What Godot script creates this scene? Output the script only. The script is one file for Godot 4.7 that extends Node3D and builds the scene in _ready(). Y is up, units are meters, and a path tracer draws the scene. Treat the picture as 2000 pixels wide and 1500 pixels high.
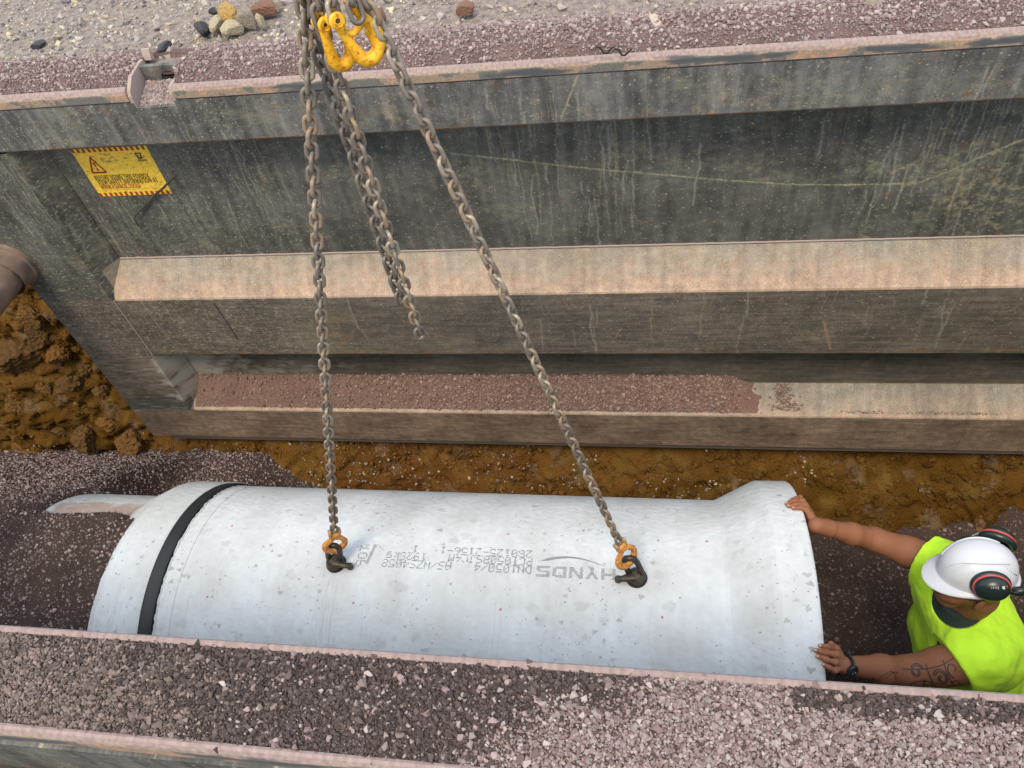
extends Node3D
# A concrete pipe being joined inside a trench shield, seen from the edge of the trench.
# Camera at (0, 1.25, 0); the top of the shield and the ground are at y = 0; x runs along the trench, -z away from the camera.

const F := 1505.0
const CX := Vector3(0.98517405, -0.12841908, -0.11375687)
const CD := Vector3(0.0053918, -0.63957737, 0.76870783)
const CF := Vector3(-0.17147307, -0.75792436, -0.62940262)
const EYE := Vector3(0, 1.25, 0)
const ZF := -2.41      # inner face of the far panel
const ZR := -2.54      # recessed plate of the far panel
const PA := Vector3(0, -2.024, -1.288)   # pipe axis
const LY := -2.144   # height of the laid pipe's axis
var used := {}
var M := {}
var rng := RandomNumberGenerator.new()

func ray(u: float, v: float) -> Vector3:
	return CX * (u - 1000.0) + CD * (v - 750.0) + CF * F
func at_z(u: float, v: float, z: float) -> Vector3:
	var d := ray(u, v)
	return EYE + d * ((z - EYE.z) / d.z)
func at_y(u: float, v: float, y: float) -> Vector3:
	var d := ray(u, v)
	return EYE + d * ((y - EYE.y) / d.y)
func at_x(u: float, v: float, x: float) -> Vector3:
	var d := ray(u, v)
	return EYE + d * ((x - EYE.x) / d.x)
func at_pipe(u: float, v: float, r: float) -> Vector3:
	var d := ray(u, v)
	var o := EYE - PA
	var a := d.y * d.y + d.z * d.z
	var b := d.y * o.y + d.z * o.z
	var c := o.y * o.y + o.z * o.z - r * r
	var t := (-b - sqrt(maxf(b * b - a * c, 0.0))) / a
	return EYE + d * t

# ---------------------------------------------------------------- mesh building
class G:
	var v := PackedVector3Array()
	var n := PackedVector3Array()
	var uv := PackedVector2Array()
	var c := PackedColorArray()
	var ix := PackedInt32Array()
	var col := Color.WHITE
	func vert(p: Vector3, nn: Vector3, t := Vector2.ZERO) -> int:
		v.append(p); n.append(nn); uv.append(t); c.append(col)
		return v.size() - 1
	func tri(a: Vector3, b: Vector3, d: Vector3, ta := Vector2.ZERO, tb := Vector2.ZERO, td := Vector2.ZERO):
		# a, b, d counter-clockwise seen from outside
		var nn := (b - a).cross(d - a).normalized()
		var i := vert(a, nn, ta)
		vert(b, nn, tb); vert(d, nn, td)
		ix.append_array(PackedInt32Array([i, i + 2, i + 1]))
	func quad(a: Vector3, b: Vector3, d: Vector3, e: Vector3, ta := Vector2.ZERO, tb := Vector2.ZERO, td := Vector2.ZERO, te := Vector2.ZERO):
		var nn := (d - a).cross(e - b).normalized()
		var i := vert(a, nn, ta)
		vert(b, nn, tb); vert(d, nn, td); vert(e, nn, te)
		ix.append_array(PackedInt32Array([i, i + 2, i + 1, i, i + 3, i + 2]))
	func quado(a: Vector3, b: Vector3, d: Vector3, e: Vector3, out: Vector3, k = null):
		# a quad turned so that it faces out; k gives the texture coordinates of a point
		var ps := [a, b, d, e]
		if (d - a).cross(e - b).dot(out) < 0.0:
			ps.reverse()
		if k != null:
			quad(ps[0], ps[1], ps[2], ps[3], k.call(ps[0]), k.call(ps[1]), k.call(ps[2]), k.call(ps[3]))
		else:
			quad(ps[0], ps[1], ps[2], ps[3])
	func prism(prof: Array, x0: float, x1: float, k = null, caps := true):
		# prof: convex outline of (z, y) points, drawn out along x
		var mid := Vector2.ZERO
		for p in prof: mid += p
		mid /= prof.size()
		for i in prof.size():
			var p: Vector2 = prof[i]
			var q: Vector2 = prof[(i + 1) % prof.size()]
			var o := (p + q) * 0.5 - mid
			var steps := maxi(1, int((x1 - x0) / 1.5))
			for s in steps:
				var xa := lerpf(x0, x1, float(s) / steps)
				var xb := lerpf(x0, x1, float(s + 1) / steps)
				quado(Vector3(xa, p.y, p.x), Vector3(xb, p.y, p.x), Vector3(xb, q.y, q.x), Vector3(xa, q.y, q.x), Vector3(0, o.y, o.x), k)
		if caps:
			for x in [x0, x1]:
				var out := Vector3(-1.0 if x == x0 else 1.0, 0, 0)
				var c := Vector3(x, mid.y, mid.x)
				for i in prof.size():
					var p: Vector2 = prof[i]
					var q: Vector2 = prof[(i + 1) % prof.size()]
					var A := Vector3(x, p.y, p.x)
					var B := Vector3(x, q.y, q.x)
					if (A - c).cross(B - c).dot(out) < 0.0:
						var t := A
						A = B
						B = t
					if k != null:
						tri(c, A, B, k.call(c), k.call(A), k.call(B))
					else:
						tri(c, A, B)
	func grid(w: int, h: int, start: int, flip := false):
		# (w + 1) x (h + 1) vertices already appended row by row; fills faces
		for j in h:
			for i in w:
				var a := start + j * (w + 1) + i
				var b := a + 1
				var d := a + w + 1
				var e := d + 1
				if flip:
					ix.append_array(PackedInt32Array([a, d, b, b, d, e]))
				else:
					ix.append_array(PackedInt32Array([a, b, d, b, e, d]))
	func box(cc: Vector3, s: Vector3, bs := Basis.IDENTITY, bevel := 0.004):
		var h := s * 0.5
		var b := minf(bevel, minf(h.x, minf(h.y, h.z)) * 0.6)
		var q := func(x: float, y: float, z: float) -> Vector3: return cc + bs * Vector3(x, y, z)
		for ax in 3:
			for sg in [-1.0, 1.0]:
				var u := (ax + 1) % 3
				var w := (ax + 2) % 3
				var ps := []
				for k in [[-1.0, -1.0], [1.0, -1.0], [1.0, 1.0], [-1.0, 1.0]]:
					var p := Vector3.ZERO
					p[ax] = sg * h[ax]
					p[u] = k[0] * (h[u] - b)
					p[w] = k[1] * (h[w] - b)
					ps.append(cc + bs * p)
				if sg > 0:
					quad(ps[0], ps[1], ps[2], ps[3])
				else:
					quad(ps[3], ps[2], ps[1], ps[0])
				# edge strip between +u face edges
		if b > 0.0:
			for ax in 3:
				var u := (ax + 1) % 3
				var w := (ax + 2) % 3
				for su in [-1.0, 1.0]:
					for sw in [-1.0, 1.0]:
						var p0 := Vector3.ZERO
						var p1 := Vector3.ZERO
						p0[u] = su * h[u]; p0[w] = sw * (h[w] - b)
						p1[u] = su * (h[u] - b); p1[w] = sw * h[w]
						var e := Vector3.ZERO
						e[ax] = h[ax] - b
						var A: Vector3 = cc + bs * (p0 - e)
						var B: Vector3 = cc + bs * (p0 + e)
						var C: Vector3 = cc + bs * (p1 + e)
						var D: Vector3 = cc + bs * (p1 - e)
						if su * sw > 0:
							quad(A, D, C, B)
						else:
							quad(A, B, C, D)
			for sx in [-1.0, 1.0]:
				for sy in [-1.0, 1.0]:
					for sz in [-1.0, 1.0]:
						var A: Vector3 = cc + bs * Vector3(sx * h.x, sy * (h.y - b), sz * (h.z - b))
						var B: Vector3 = cc + bs * Vector3(sx * (h.x - b), sy * h.y, sz * (h.z - b))
						var C: Vector3 = cc + bs * Vector3(sx * (h.x - b), sy * (h.y - b), sz * h.z)
						if sx * sy * sz > 0:
							tri(A, B, C)
						else:
							tri(A, C, B)
	func tube(pts: PackedVector3Array, rad, sides := 10, closed := false, flat := 1.0, up := Vector3.ZERO, caps := true):
		# sweep of a round or flattened section along pts; rad a number or an array
		var m := pts.size()
		var start := v.size()
		var prev := up
		for i in m:
			var a := pts[(i - 1 + m) % m] if (closed or i > 0) else pts[i]
			var b := pts[(i + 1) % m] if (closed or i < m - 1) else pts[i]
			var t := (b - a).normalized()
			if prev == Vector3.ZERO:
				prev = t.cross(Vector3(0.31, 0.87, 0.38)).normalized()
			var s := (prev - t * prev.dot(t)).normalized()
			if up == Vector3.ZERO:
				prev = s
			var q := t.cross(s)
			var r: float = rad[i] if rad is Array or rad is PackedFloat32Array else rad
			for k in sides + 1:
				var an := TAU * k / sides
				var off := s * cos(an) * r * flat + q * sin(an) * r
				var nn := (s * cos(an) / flat + q * sin(an)).normalized()
				vert(pts[i] + off, nn, Vector2(float(k) / sides, i * 0.05))
		var rows := m if closed else m - 1
		for i in rows:
			for k in sides:
				var a := start + i * (sides + 1) + k
				var b := a + 1
				var d := start + ((i + 1) % m) * (sides + 1) + k
				var e := d + 1
				ix.append_array(PackedInt32Array([a, d, b, b, d, e]))
		if not closed and caps:
			for end in 2:
				var i := 0 if end == 0 else m - 1
				var t := (pts[1] - pts[0]).normalized() if end == 0 else (pts[m - 1] - pts[m - 2]).normalized()
				var nn := -t if end == 0 else t
				var cidx := vert(pts[i], nn)
				for k in sides + 1:
					vert(v[start + i * (sides + 1) + k], nn)
				for k in sides:
					if end == 0:
						ix.append_array(PackedInt32Array([cidx, cidx + 1 + k, cidx + 2 + k]))
					else:
						ix.append_array(PackedInt32Array([cidx, cidx + 2 + k, cidx + 1 + k]))
	func lathe(o: Vector3, axis: Vector3, prof: Array, sides := 32, smooth := true):
		# prof: Vector2(along axis, radius), hard edges between profile segments
		var s := axis.cross(Vector3(0.2, 0.3, 0.93)).normalized()
		var q := axis.cross(s).normalized()
		for j in prof.size() - 1:
			var p0: Vector2 = prof[j]
			var p1: Vector2 = prof[j + 1]
			var dl := p1 - p0
			var pn := Vector2(-dl.y, dl.x).normalized()   # along axis, radial
			var start := v.size()
			for r in [p0, p1]:
				for k in sides + 1:
					var an := TAU * k / sides
					var e := s * cos(an) + q * sin(an)
					vert(o + axis * r.x + e * r.y, (axis * pn.x + e * pn.y).normalized(), Vector2(float(k) / sides, r.x))
			for k in sides:
				var a := start + k
				var b := a + sides + 1
				ix.append_array(PackedInt32Array([a, b, a + 1, a + 1, b, b + 1]))
	func ellipsoid(cc: Vector3, r: Vector3, bs := Basis.IDENTITY, w := 20, h := 12, lo := -90.0, hi := 90.0):
		var start := v.size()
		for j in h + 1:
			var la := deg_to_rad(lerpf(lo, hi, float(j) / h))
			for i in w + 1:
				var lo2 := TAU * i / w
				var d := Vector3(cos(la) * cos(lo2), sin(la), cos(la) * sin(lo2))
				vert(cc + bs * (d * r), (bs * (d / r)).normalized(), Vector2(float(i) / w, float(j) / h))
		grid(w, h, start, false)
	func mesh() -> ArrayMesh:
		var am := ArrayMesh.new()
		var ar := []
		ar.resize(Mesh.ARRAY_MAX)
		ar[Mesh.ARRAY_VERTEX] = v
		ar[Mesh.ARRAY_NORMAL] = n
		ar[Mesh.ARRAY_TEX_UV] = uv
		ar[Mesh.ARRAY_COLOR] = c
		ar[Mesh.ARRAY_INDEX] = ix
		am.add_surface_from_arrays(Mesh.PRIMITIVE_TRIANGLES, ar)
		return am

func numbered(called: String) -> String:
	if not used.has(called):
		used[called] = 0
		return called
	used[called] += 1
	return "%s_%03d" % [called, used[called]]
func tag(o: Node, label := "", category := "", group := "", kind := "") -> Node:
	if label: o.set_meta("label", label)
	if category: o.set_meta("category", category)
	if group: o.set_meta("group", group)
	if kind: o.set_meta("kind", kind)
	return o
func obj(called: String, mesh: Mesh, mat: Material, parent: Node = null) -> MeshInstance3D:
	var o := MeshInstance3D.new()
	o.mesh = mesh
	o.material_override = mat
	if parent == null:
		o.name = numbered(called)
		add_child(o)
	else:
		o.name = called
		parent.add_child(o, true)
	return o
func thing(called: String, pos: Vector3, label: String, category: String, group := "") -> Node3D:
	var o := Node3D.new()
	o.name = numbered(called)
	add_child(o)
	o.position = pos
	tag(o, label, category, group)
	return o
func lin(r: float, g: float, b: float) -> Color:
	return Color(r, g, b).linear_to_srgb()
func mat(r: float, g: float, b: float, rough := 0.8, metal := 0.0) -> StandardMaterial3D:
	var m := StandardMaterial3D.new()
	m.albedo_color = lin(r, g, b)
	m.roughness = rough
	m.metallic = metal
	return m
func vmat(rough := 0.9) -> StandardMaterial3D:
	var m := StandardMaterial3D.new()
	m.vertex_color_use_as_albedo = true
	m.roughness = rough
	return m
func noise(sd: int, freq: float, oct := 4, kind := FastNoiseLite.TYPE_SIMPLEX_SMOOTH) -> FastNoiseLite:
	var f := FastNoiseLite.new()
	f.seed = sd
	f.noise_type = kind
	f.frequency = freq
	f.fractal_octaves = oct
	if oct < 2:
		f.fractal_type = FastNoiseLite.FRACTAL_NONE
	return f
func ramp_tex(sd: int, freq: float, cols: Array, size := 512, oct := 5) -> NoiseTexture2D:
	var t := NoiseTexture2D.new()
	t.width = size
	t.height = size
	t.seamless = true
	t.noise = noise(sd, freq, oct)
	if cols.size() > 0:
		var g := Gradient.new()
		g.offsets = PackedFloat32Array(cols.map(func(a): return a[0]))
		g.colors = PackedColorArray(cols.map(func(a): return a[1]))
		t.color_ramp = g
	return t
func bump(m: StandardMaterial3D, sd: int, freq: float, strength: float, tile := 0.0, size := 512):
	var t := NoiseTexture2D.new()
	t.width = size
	t.height = size
	t.seamless = true
	t.as_normal_map = true
	t.bump_strength = strength
	t.noise = noise(sd, freq, 5)
	m.normal_enabled = true
	m.normal_texture = t
	if tile > 0.0:
		m.uv1_triplanar = true
		m.uv1_world_triplanar = true
		m.uv1_scale = Vector3.ONE / tile
# ---------------------------------------------------------------- painted surfaces (dirt, wear, stains)
class Paint:
	var w: int
	var h: int
	var b: PackedByteArray
	var x0: float
	var y0: float
	var sx: float
	var sy: float
	var rng := RandomNumberGenerator.new()
	func setup(ww: int, hh: int, xa: float, xb: float, ya: float, yb: float):
		w = ww; h = hh; x0 = xa; y0 = ya
		sx = ww / (xb - xa)
		sy = hh / (yb - ya)
		b = PackedByteArray()
		b.resize(w * h * 3)
	func px(x: int, y: int, c: Color, a: float):
		if x < 0 or y < 0 or x >= w or y >= h: return
		var i := (y * w + x) * 3
		b[i] = int(lerpf(b[i], c.r * 255.0, a))
		b[i + 1] = int(lerpf(b[i + 1], c.g * 255.0, a))
		b[i + 2] = int(lerpf(b[i + 2], c.b * 255.0, a))
	func line(p: Vector2, q: Vector2, c: Color, a: float, wid := 1.0, rag := 0.3):
		# p, q in metres (x, y)
		var A := Vector2((p.x - x0) * sx, (p.y - y0) * sy)
		var B := Vector2((q.x - x0) * sx, (q.y - y0) * sy)
		var n := int(maxf(absf(B.x - A.x), absf(B.y - A.y))) + 1
		var steep := absf(B.y - A.y) > absf(B.x - A.x)
		for i in n + 1:
			var P := A.lerp(B, float(i) / n)
			var aa := a * (1.0 - rag * rng.randf())
			var hw := wid * 0.5
			for k in range(int(floor(-hw)), int(ceil(hw)) + 1):
				var cov := clampf(hw + 0.5 - absf(k), 0.0, 1.0)
				if cov <= 0.0: continue
				if steep: px(int(P.x) + k, int(P.y), c, aa * cov)
				else: px(int(P.x), int(P.y) + k, c, aa * cov)
	func blob(p: Vector2, r: float, c: Color, a: float, aspect := 1.0, rag := 0.35):
		var X := (p.x - x0) * sx
		var Y := (p.y - y0) * sy
		var rx := maxf(r * absf(sx) * aspect, 0.6)
		var ry := maxf(r * absf(sy), 0.6)
		var ph := rng.randf() * TAU
		var ph2 := rng.randf() * TAU
		for y in range(int(Y - ry * 1.4), int(Y + ry * 1.4) + 1):
			for x in range(int(X - rx * 1.4), int(X + rx * 1.4) + 1):
				var dx := (x - X) / rx
				var dy := (y - Y) / ry
				var an := atan2(dy, dx)
				var lim := 1.0 + rag * (sin(an * 3.0 + ph) * 0.6 + sin(an * 5.0 + ph2) * 0.4)
				var d := sqrt(dx * dx + dy * dy) / lim
				if d < 1.0: px(x, y, c, a)
				elif d < 1.25 and rx > 1.0: px(x, y, c, a * 0.4)
	func tex() -> ImageTexture:
		var im := Image.create_from_data(w, h, false, Image.FORMAT_RGB8, b)
		return ImageTexture.create_from_image(im)

func noise_bytes(sd: int, freq: float, w: int, h: int, oct := 4, stretch := 1.0) -> PackedByteArray:
	# stretch > 1 draws the pattern out along x
	var f := noise(sd, freq, oct)
	var im := f.get_image(maxi(int(w / stretch), 8), h)
	if stretch != 1.0:
		im.resize(w, h, Image.INTERPOLATE_BILINEAR)
	im.convert(Image.FORMAT_L8)
	return im.get_data()
func noise_bytes_y(sd: int, freq: float, w: int, h: int, stretch: float) -> PackedByteArray:
	var f := noise(sd, freq, 4)
	var im := f.get_image(w, maxi(int(h / stretch), 8))
	im.resize(w, h, Image.INTERPOLATE_BILINEAR)
	im.convert(Image.FORMAT_L8)
	return im.get_data()

func panel_texture() -> ImageTexture:
	var P := Paint.new()
	P.rng.seed = 11
	var W := 2048
	var H := 1024
	P.setup(W, H, -3.0, 2.6, 0.05, -2.2)
	var n1 := noise_bytes(1, 0.006, W, H, 5)
	var n2 := noise_bytes(2, 0.05, W, H, 4)
	var n3 := noise_bytes(3, 0.12, W, H, 3, 14.0)
	var n4 := noise_bytes_y(4, 0.05, W, H, 9.0)
	var n5 := noise_bytes(5, 0.018, W, H, 5)
	var n6 := noise_bytes(6, 0.35, W, H, 2)
	# bare paint and the dust lying on the ledges, by height of the part
	var paint := Color8(86, 85, 79)
	var rubbed := Color8(98, 91, 81)
	var grey_dust := Color8(142, 132, 116)
	var pink_dust := Color8(167, 142, 122)
	var mud := Color8(140, 118, 98)
	var b := P.b
	var grain := RandomNumberGenerator.new()
	grain.seed = 77
	for y in H:
		var wy := 0.05 - (y + 0.5) / H * 2.25
		var ledge := 0          # 1 and 2: the two sloping ledges
		var base := paint
		var brush := 0.15
		var muddy := 0.05
		if wy > -0.231: muddy = 0.22; base = Color8(97, 95, 91)
		elif wy > -0.889: muddy = 0.12
		elif wy > -1.046: ledge = 1
		elif wy > -1.785: base = rubbed; brush = 0.85; muddy = 0.12
		elif wy > -1.897: ledge = 2
		else: base = Color8(120, 104, 90); brush = 0.8; muddy = 0.42
		for x in W:
			var i := y * W + x
			var a := n1[i] / 255.0
			var q := n2[i] / 255.0
			var s := n3[i] / 255.0
			var s4 := n4[i] / 255.0
			var m := n5[i] / 255.0
			var f := n6[i] / 255.0
			var c := base
			var rnd := grain.randf()
			var post := x < 182 and wy < -0.231 and wy > -1.897
			if ledge > 0 and not post:
				# pink dust caked towards the lower edge with a ragged outline, grey dust and bare paint above it
				var d := (-0.889 - wy) / 0.157 if ledge == 1 else (-1.785 - wy) / 0.112
				var line := (0.42 if ledge == 1 else 0.72) + (m - 0.5) * 0.7 + (q - 0.5) * 0.35 + (rnd - 0.5) * 0.9
				c = pink_dust if d > line else (grey_dust if ledge == 1 else Color8(132, 124, 112))
				if d < line - 0.15 and a + (rnd - 0.5) * 0.35 > 0.60: c = Color8(134, 129, 118)
			elif (m * 0.6 + q * 0.25 + rnd * 0.35) > 1.0 - muddy * 0.75:
				c = c.lerp(mud, 0.6)
			var g := 1.0 + (q - 0.5) * 0.22 + (s - 0.5) * 0.40 * brush + (s4 - 0.5) * (0.20 if ledge > 0 else (0.55 if wy > -0.231 else 0.42)) * (1.0 - brush) + (a - 0.5) * 0.34 * (1.0 if ledge == 0 else 0.4) + (f - 0.5) * 0.24 + (rnd - 0.5) * 0.20
			b[i * 3] = clampi(int(c.r * 255.0 * g), 0, 255)
			b[i * 3 + 1] = clampi(int(c.g * 255.0 * g), 0, 255)
			b[i * 3 + 2] = clampi(int(c.b * 255.0 * g), 0, 255)
	P.b = b
	var R := P.rng
	# cement splash at the left end of the lower recess
	for k in 260:
		var x := -2.52 + absf(R.randfn(0.0, 0.55))
		var y := R.randf_range(-1.80, -1.45)
		if x < -1.2 and R.randf() < clampf(1.25 - (x + 2.52) / 1.1, 0.0, 1.0):
			P.blob(Vector2(x, y), R.randf_range(0.004, 0.018), Color8(158, 154, 142), R.randf_range(0.2, 0.5), R.randf_range(1.0, 3.0))
	for k in 130:
		P.blob(Vector2(R.randfn(-2.44, 0.06), R.randf_range(-1.82, -1.44)), R.randf_range(0.008, 0.026), Color8(160, 157, 146), R.randf_range(0.3, 0.7), R.randf_range(0.8, 2.0), 0.5)
	# pink mud rubbed on the foot of the post and the bottom rail
	for k in 420:
		var x := R.randf_range(-2.85, -2.25) if k < 300 else R.randf_range(-2.85, 0.3)
		var y := R.randf_range(-1.95, -1.45) if k < 300 else R.randf_range(-2.15, -1.93)
		P.blob(Vector2(x, y), R.randf_range(0.0015, 0.006), Color8(172, 150, 136), R.randf_range(0.15, 0.45), R.randf_range(3.0, 9.0))
	# yellow dust where post and plate meet
	for k in 1100:
		var x := -2.47 + R.randfn(0.0, 0.05)
		var y := R.randf_range(-1.05, -0.24)
		P.blob(Vector2(x, y), R.randf_range(0.0015, 0.006), Color8(150, 124, 82), R.randf_range(0.06, 0.25))
	# dried water runs
	var runs := noise(17, 1.3, 3)
	for k in 900:
		var x := R.randf_range(-2.9, 2.4)
		if runs.get_noise_1d(x) < R.randf_range(-0.35, 0.45): continue
		var top := R.randf_range(-0.66, -0.06)
		if R.randf() < 0.25: top = R.randf_range(-1.3, -0.9)
		var ln := R.randf_range(0.05, 0.36)
		var p := Vector2(x, top)
		var c := Color8(150, 146, 134) if R.randf() < 0.75 else Color8(142, 128, 100)
		var a := R.randf_range(0.16, 0.75)
		var wid := R.randf_range(1.0, 3.2)
		var seg := int(ln / 0.02) + 1
		for s in seg:
			var q := p + Vector2(R.randfn(0.0, 0.0030), -0.02)
			P.line(p, q, c, a, wid * R.randf_range(0.7, 1.2), 0.5)
			p = q
	# pale yellowish smears where clay was wiped over the plate
	for k in 60:
		var cx := R.randf_range(-2.6, 2.2)
		var cy := R.randf_range(-0.86, -0.35) if k % 3 else R.randf_range(-0.22, -0.06)
		for j in 40:
			P.blob(Vector2(cx + R.randfn(0.0, 0.07), cy + R.randfn(0.0, 0.025)), R.randf_range(0.002, 0.010), Color8(140, 136, 110), R.randf_range(0.05, 0.24), R.randf_range(1.0, 3.5), 0.5)
	# dark smudges rubbed clean
	for k in 26:
		var cx := R.randf_range(-2.6, 2.2)
		var cy := R.randf_range(-0.86, -0.06)
		for j in 14:
			P.blob(Vector2(cx + R.randfn(0.0, 0.035), cy + R.randfn(0.0, 0.018)), R.randf_range(0.006, 0.018), Color8(62, 63, 62), R.randf_range(0.06, 0.24), R.randf_range(0.8, 2.5), 0.5)
	# clay smears, lighter
	for k in 500:
		var x := R.randf_range(-2.9, 2.5)
		var y := R.randf_range(-1.42, -0.06)
		P.blob(Vector2(x, y), R.randf_range(0.003, 0.012), Color8(128, 122, 102), R.randf_range(0.06, 0.24), R.randf_range(0.5, 3.0), 0.6)
	# splatter specks
	for k in 24000:
		var x := R.randf_range(-2.9, 2.5)
		var y := R.randf_range(-1.45, -0.05)
		if k % 3 == 0: x = R.randf_range(-2.9, -1.5)
		var c := Color8(166, 158, 134) if R.randf() < 0.7 else Color8(172, 162, 132)
		P.blob(Vector2(x, y), R.randf_range(0.0009, 0.0026), c, R.randf_range(0.25, 0.95), R.randf_range(0.7, 1.6))
	for k in 900:   # chips on the lower post and mid rail
		P.blob(Vector2(R.randf_range(-2.88, -1.7), R.randf_range(-1.45, -0.85)), R.randf_range(0.001, 0.003), Color8(168, 160, 146), R.randf_range(0.3, 0.8), R.randf_range(2.0, 5.0))
	# scratches
	for k in 900:
		var x := R.randf_range(-2.9, 2.3)
		var y := R.randf_range(-1.43, -0.06)
		if k % 4 == 0: y = R.randf_range(-2.14, -1.05)
		var an := R.randf_range(-0.5, 0.5) if R.randf() < 0.55 else R.randf_range(0.9, 2.2)
		var ln := R.randf_range(0.02, 0.16)
		var c := Color8(150, 140, 118) if R.randf() < 0.6 else Color8(142, 106, 70)
		var p := Vector2(x, y)
		var m := p + Vector2(cos(an), sin(an)) * ln * 0.5
		an += R.randf_range(-0.35, 0.35)
		P.line(p, m, c, R.randf_range(0.15, 0.6), R.randf_range(0.6, 1.5), 0.5)
		P.line(m, m + Vector2(cos(an), sin(an)) * ln * 0.5, c, R.randf_range(0.1, 0.5), 1.0, 0.6)
	# the long scrape across the main plate
	var prev := Vector2.INF
	for s in [[880, 300], [1000, 312], [1120, 326], [1300, 342], [1420, 352], [1540, 360], [1660, 361], [1790, 358], [1850, 336], [1930, 300], [2010, 268]]:
		var w3 := at_z(s[0], s[1], ZR)
		var q := Vector2(w3.x, w3.y)
		if prev != Vector2.INF:
			for e in 12:
				P.line(prev.lerp(q, e / 12.0) + Vector2(0, R.randfn(0.0, 0.0012)), prev.lerp(q, (e + 1) / 12.0), Color8(178, 172, 138), R.randf_range(0.45, 0.95), R.randf_range(1.2, 3.2), 0.5)
			P.line(prev + Vector2(0, -0.006), q + Vector2(0, -0.005), Color8(140, 134, 100), 0.35, 2.0, 0.6)
		prev = q
	# mud flung against the plate at the right
	for k in 420:
		var w3 := at_z(R.randf_range(1680, 2100) , R.randf_range(270, 470), ZR)
		if R.randf() < 0.5: w3 = at_z(1900 + R.randfn(0.0, 70.0), 375 + R.randfn(0.0, 40.0), ZR)
		P.blob(Vector2(w3.x, w3.y), R.randf_range(0.0025, 0.009), Color8(162, 152, 114), R.randf_range(0.12, 0.45), R.randf_range(0.6, 2.2), 0.6)
	# rust at the rail edges and in dents
	for k in 260:
		var y := -0.228 + R.randf() * 0.006
		if k % 3 == 1: y = -1.425 + R.randf() * 0.02
		P.blob(Vector2(R.randf_range(-2.9, 2.3), y), R.randf_range(0.0015, 0.006), Color8(140, 92, 58), R.randf_range(0.15, 0.55), R.randf_range(2.0, 8.0))
	for k in 130:
		P.blob(Vector2(R.randf_range(-2.9, 2.3), R.randf_range(-0.88, -0.06)), R.randf_range(0.002, 0.006), Color8(126, 82, 50), R.randf_range(0.3, 0.8), R.randf_range(0.7, 2.4), 0.6)
	for k in 240:
		var y := R.randf_range(-1.43, -1.06) if k % 2 else R.randf_range(-2.14, -1.91)
		var x := R.randf_range(-2.5, 2.3)
		if k % 5 == 0:
			P.blob(Vector2(x, y), R.randf_range(0.003, 0.012), Color8(70, 66, 62), R.randf_range(0.2, 0.5), R.randf_range(1.0, 4.0), 0.5)
		else:
			var an := R.randf_range(-0.5, 0.5) if R.randf() < 0.5 else R.randf_range(1.1, 2.0)
			P.line(Vector2(x, y), Vector2(x, y) + Vector2(cos(an), sin(an)) * R.randf_range(0.02, 0.11), Color8(150, 116, 84) if k % 3 else Color8(158, 148, 132), R.randf_range(0.2, 0.65), R.randf_range(0.8, 2.6), 0.6)
	# orange scrapes below the left chain
	for k in 26:
		var p := at_z(R.randf_range(655, 700), R.randf_range(600, 690), ZF)
		var q := p + Vector3(R.randf_range(-0.10, -0.02), R.randf_range(-0.05, 0.01), 0)
		P.line(Vector2(p.x, p.y), Vector2(q.x, q.y), Color8(146, 106, 68), R.randf_range(0.3, 0.8), R.randf_range(1.0, 3.4), 0.5)
	for s in [[[418, 592], [466, 664], Color8(44, 42, 40), 5.0], [[1135, 130], [1096, 232], Color8(170, 158, 120), 2.6], [[1608, 626], [1622, 682], Color8(164, 132, 100), 4.0]]:
		var p := at_z(s[0][0], s[0][1], ZF)
		var q := at_z(s[1][0], s[1][1], ZF)
		P.line(Vector2(p.x, p.y), Vector2(q.x, q.y), s[2], 0.75, s[3], 0.5)
	# bare dark patches where the dust was knocked off the lip
	for s in [[1035, 112], [1480, 76], [1760, 56], [1960, 50], [600, 140]]:
		var p := at_z(s[0], s[1], ZF)
		for k in 5:
			P.blob(Vector2(p.x + R.randfn(0.0, 0.05), -0.028 + R.randfn(0.0, 0.006)), R.randf_range(0.006, 0.012), Color8(84, 84, 82), 0.65, R.randf_range(3.0, 8.0))
	return P.tex()

func lip_texture() -> ImageTexture:
	# pink dust caked on the rounded lip, grey paint and rust showing through lower down where it was knocked off
	var P := Paint.new()
	P.rng.seed = 21
	var W := 2048
	var H := 1024
	P.setup(W, H, -3.0, 2.6, 0.05, -2.2)
	P.b.fill(150)
	var n1 := noise_bytes(12, 0.02, W, 64, 5)
	var n2 := noise_bytes(13, 0.2, W, 64, 3)
	for y in range(0, 60):
		var wy := 0.05 - (y + 0.5) / H * 2.25
		for x in W:
			var i := y * W + x
			var k := n1[i] / 255.0
			var c := Color8(146, 126, 119)
			if wy < -0.017:
				c = Color8(146, 126, 108)
				if k > 0.60: c = Color8(108, 104, 96)
				elif k < 0.32: c = Color8(168, 134, 108)
			elif wy < -0.010 and k > 0.5: c = Color8(164, 142, 126)
			var g := 0.86 + 0.28 * n2[i] / 255.0
			P.b[i * 3] = clampi(int(c.r * 255 * g), 0, 255)
			P.b[i * 3 + 1] = clampi(int(c.g * 255 * g), 0, 255)
			P.b[i * 3 + 2] = clampi(int(c.b * 255 * g), 0, 255)
	for s in [[1035, 112], [1480, 76], [1760, 56], [1960, 50], [600, 140], [1380, 88]]:
		var p := at_z(s[0], s[1], ZF)
		for k in 6:
			P.blob(Vector2(p.x + P.rng.randfn(0.0, 0.06), -0.030 + P.rng.randfn(0.0, 0.005)), P.rng.randf_range(0.005, 0.011), Color8(78, 80, 80), 0.75, P.rng.randf_range(3.0, 8.0))
	return P.tex()
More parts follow.
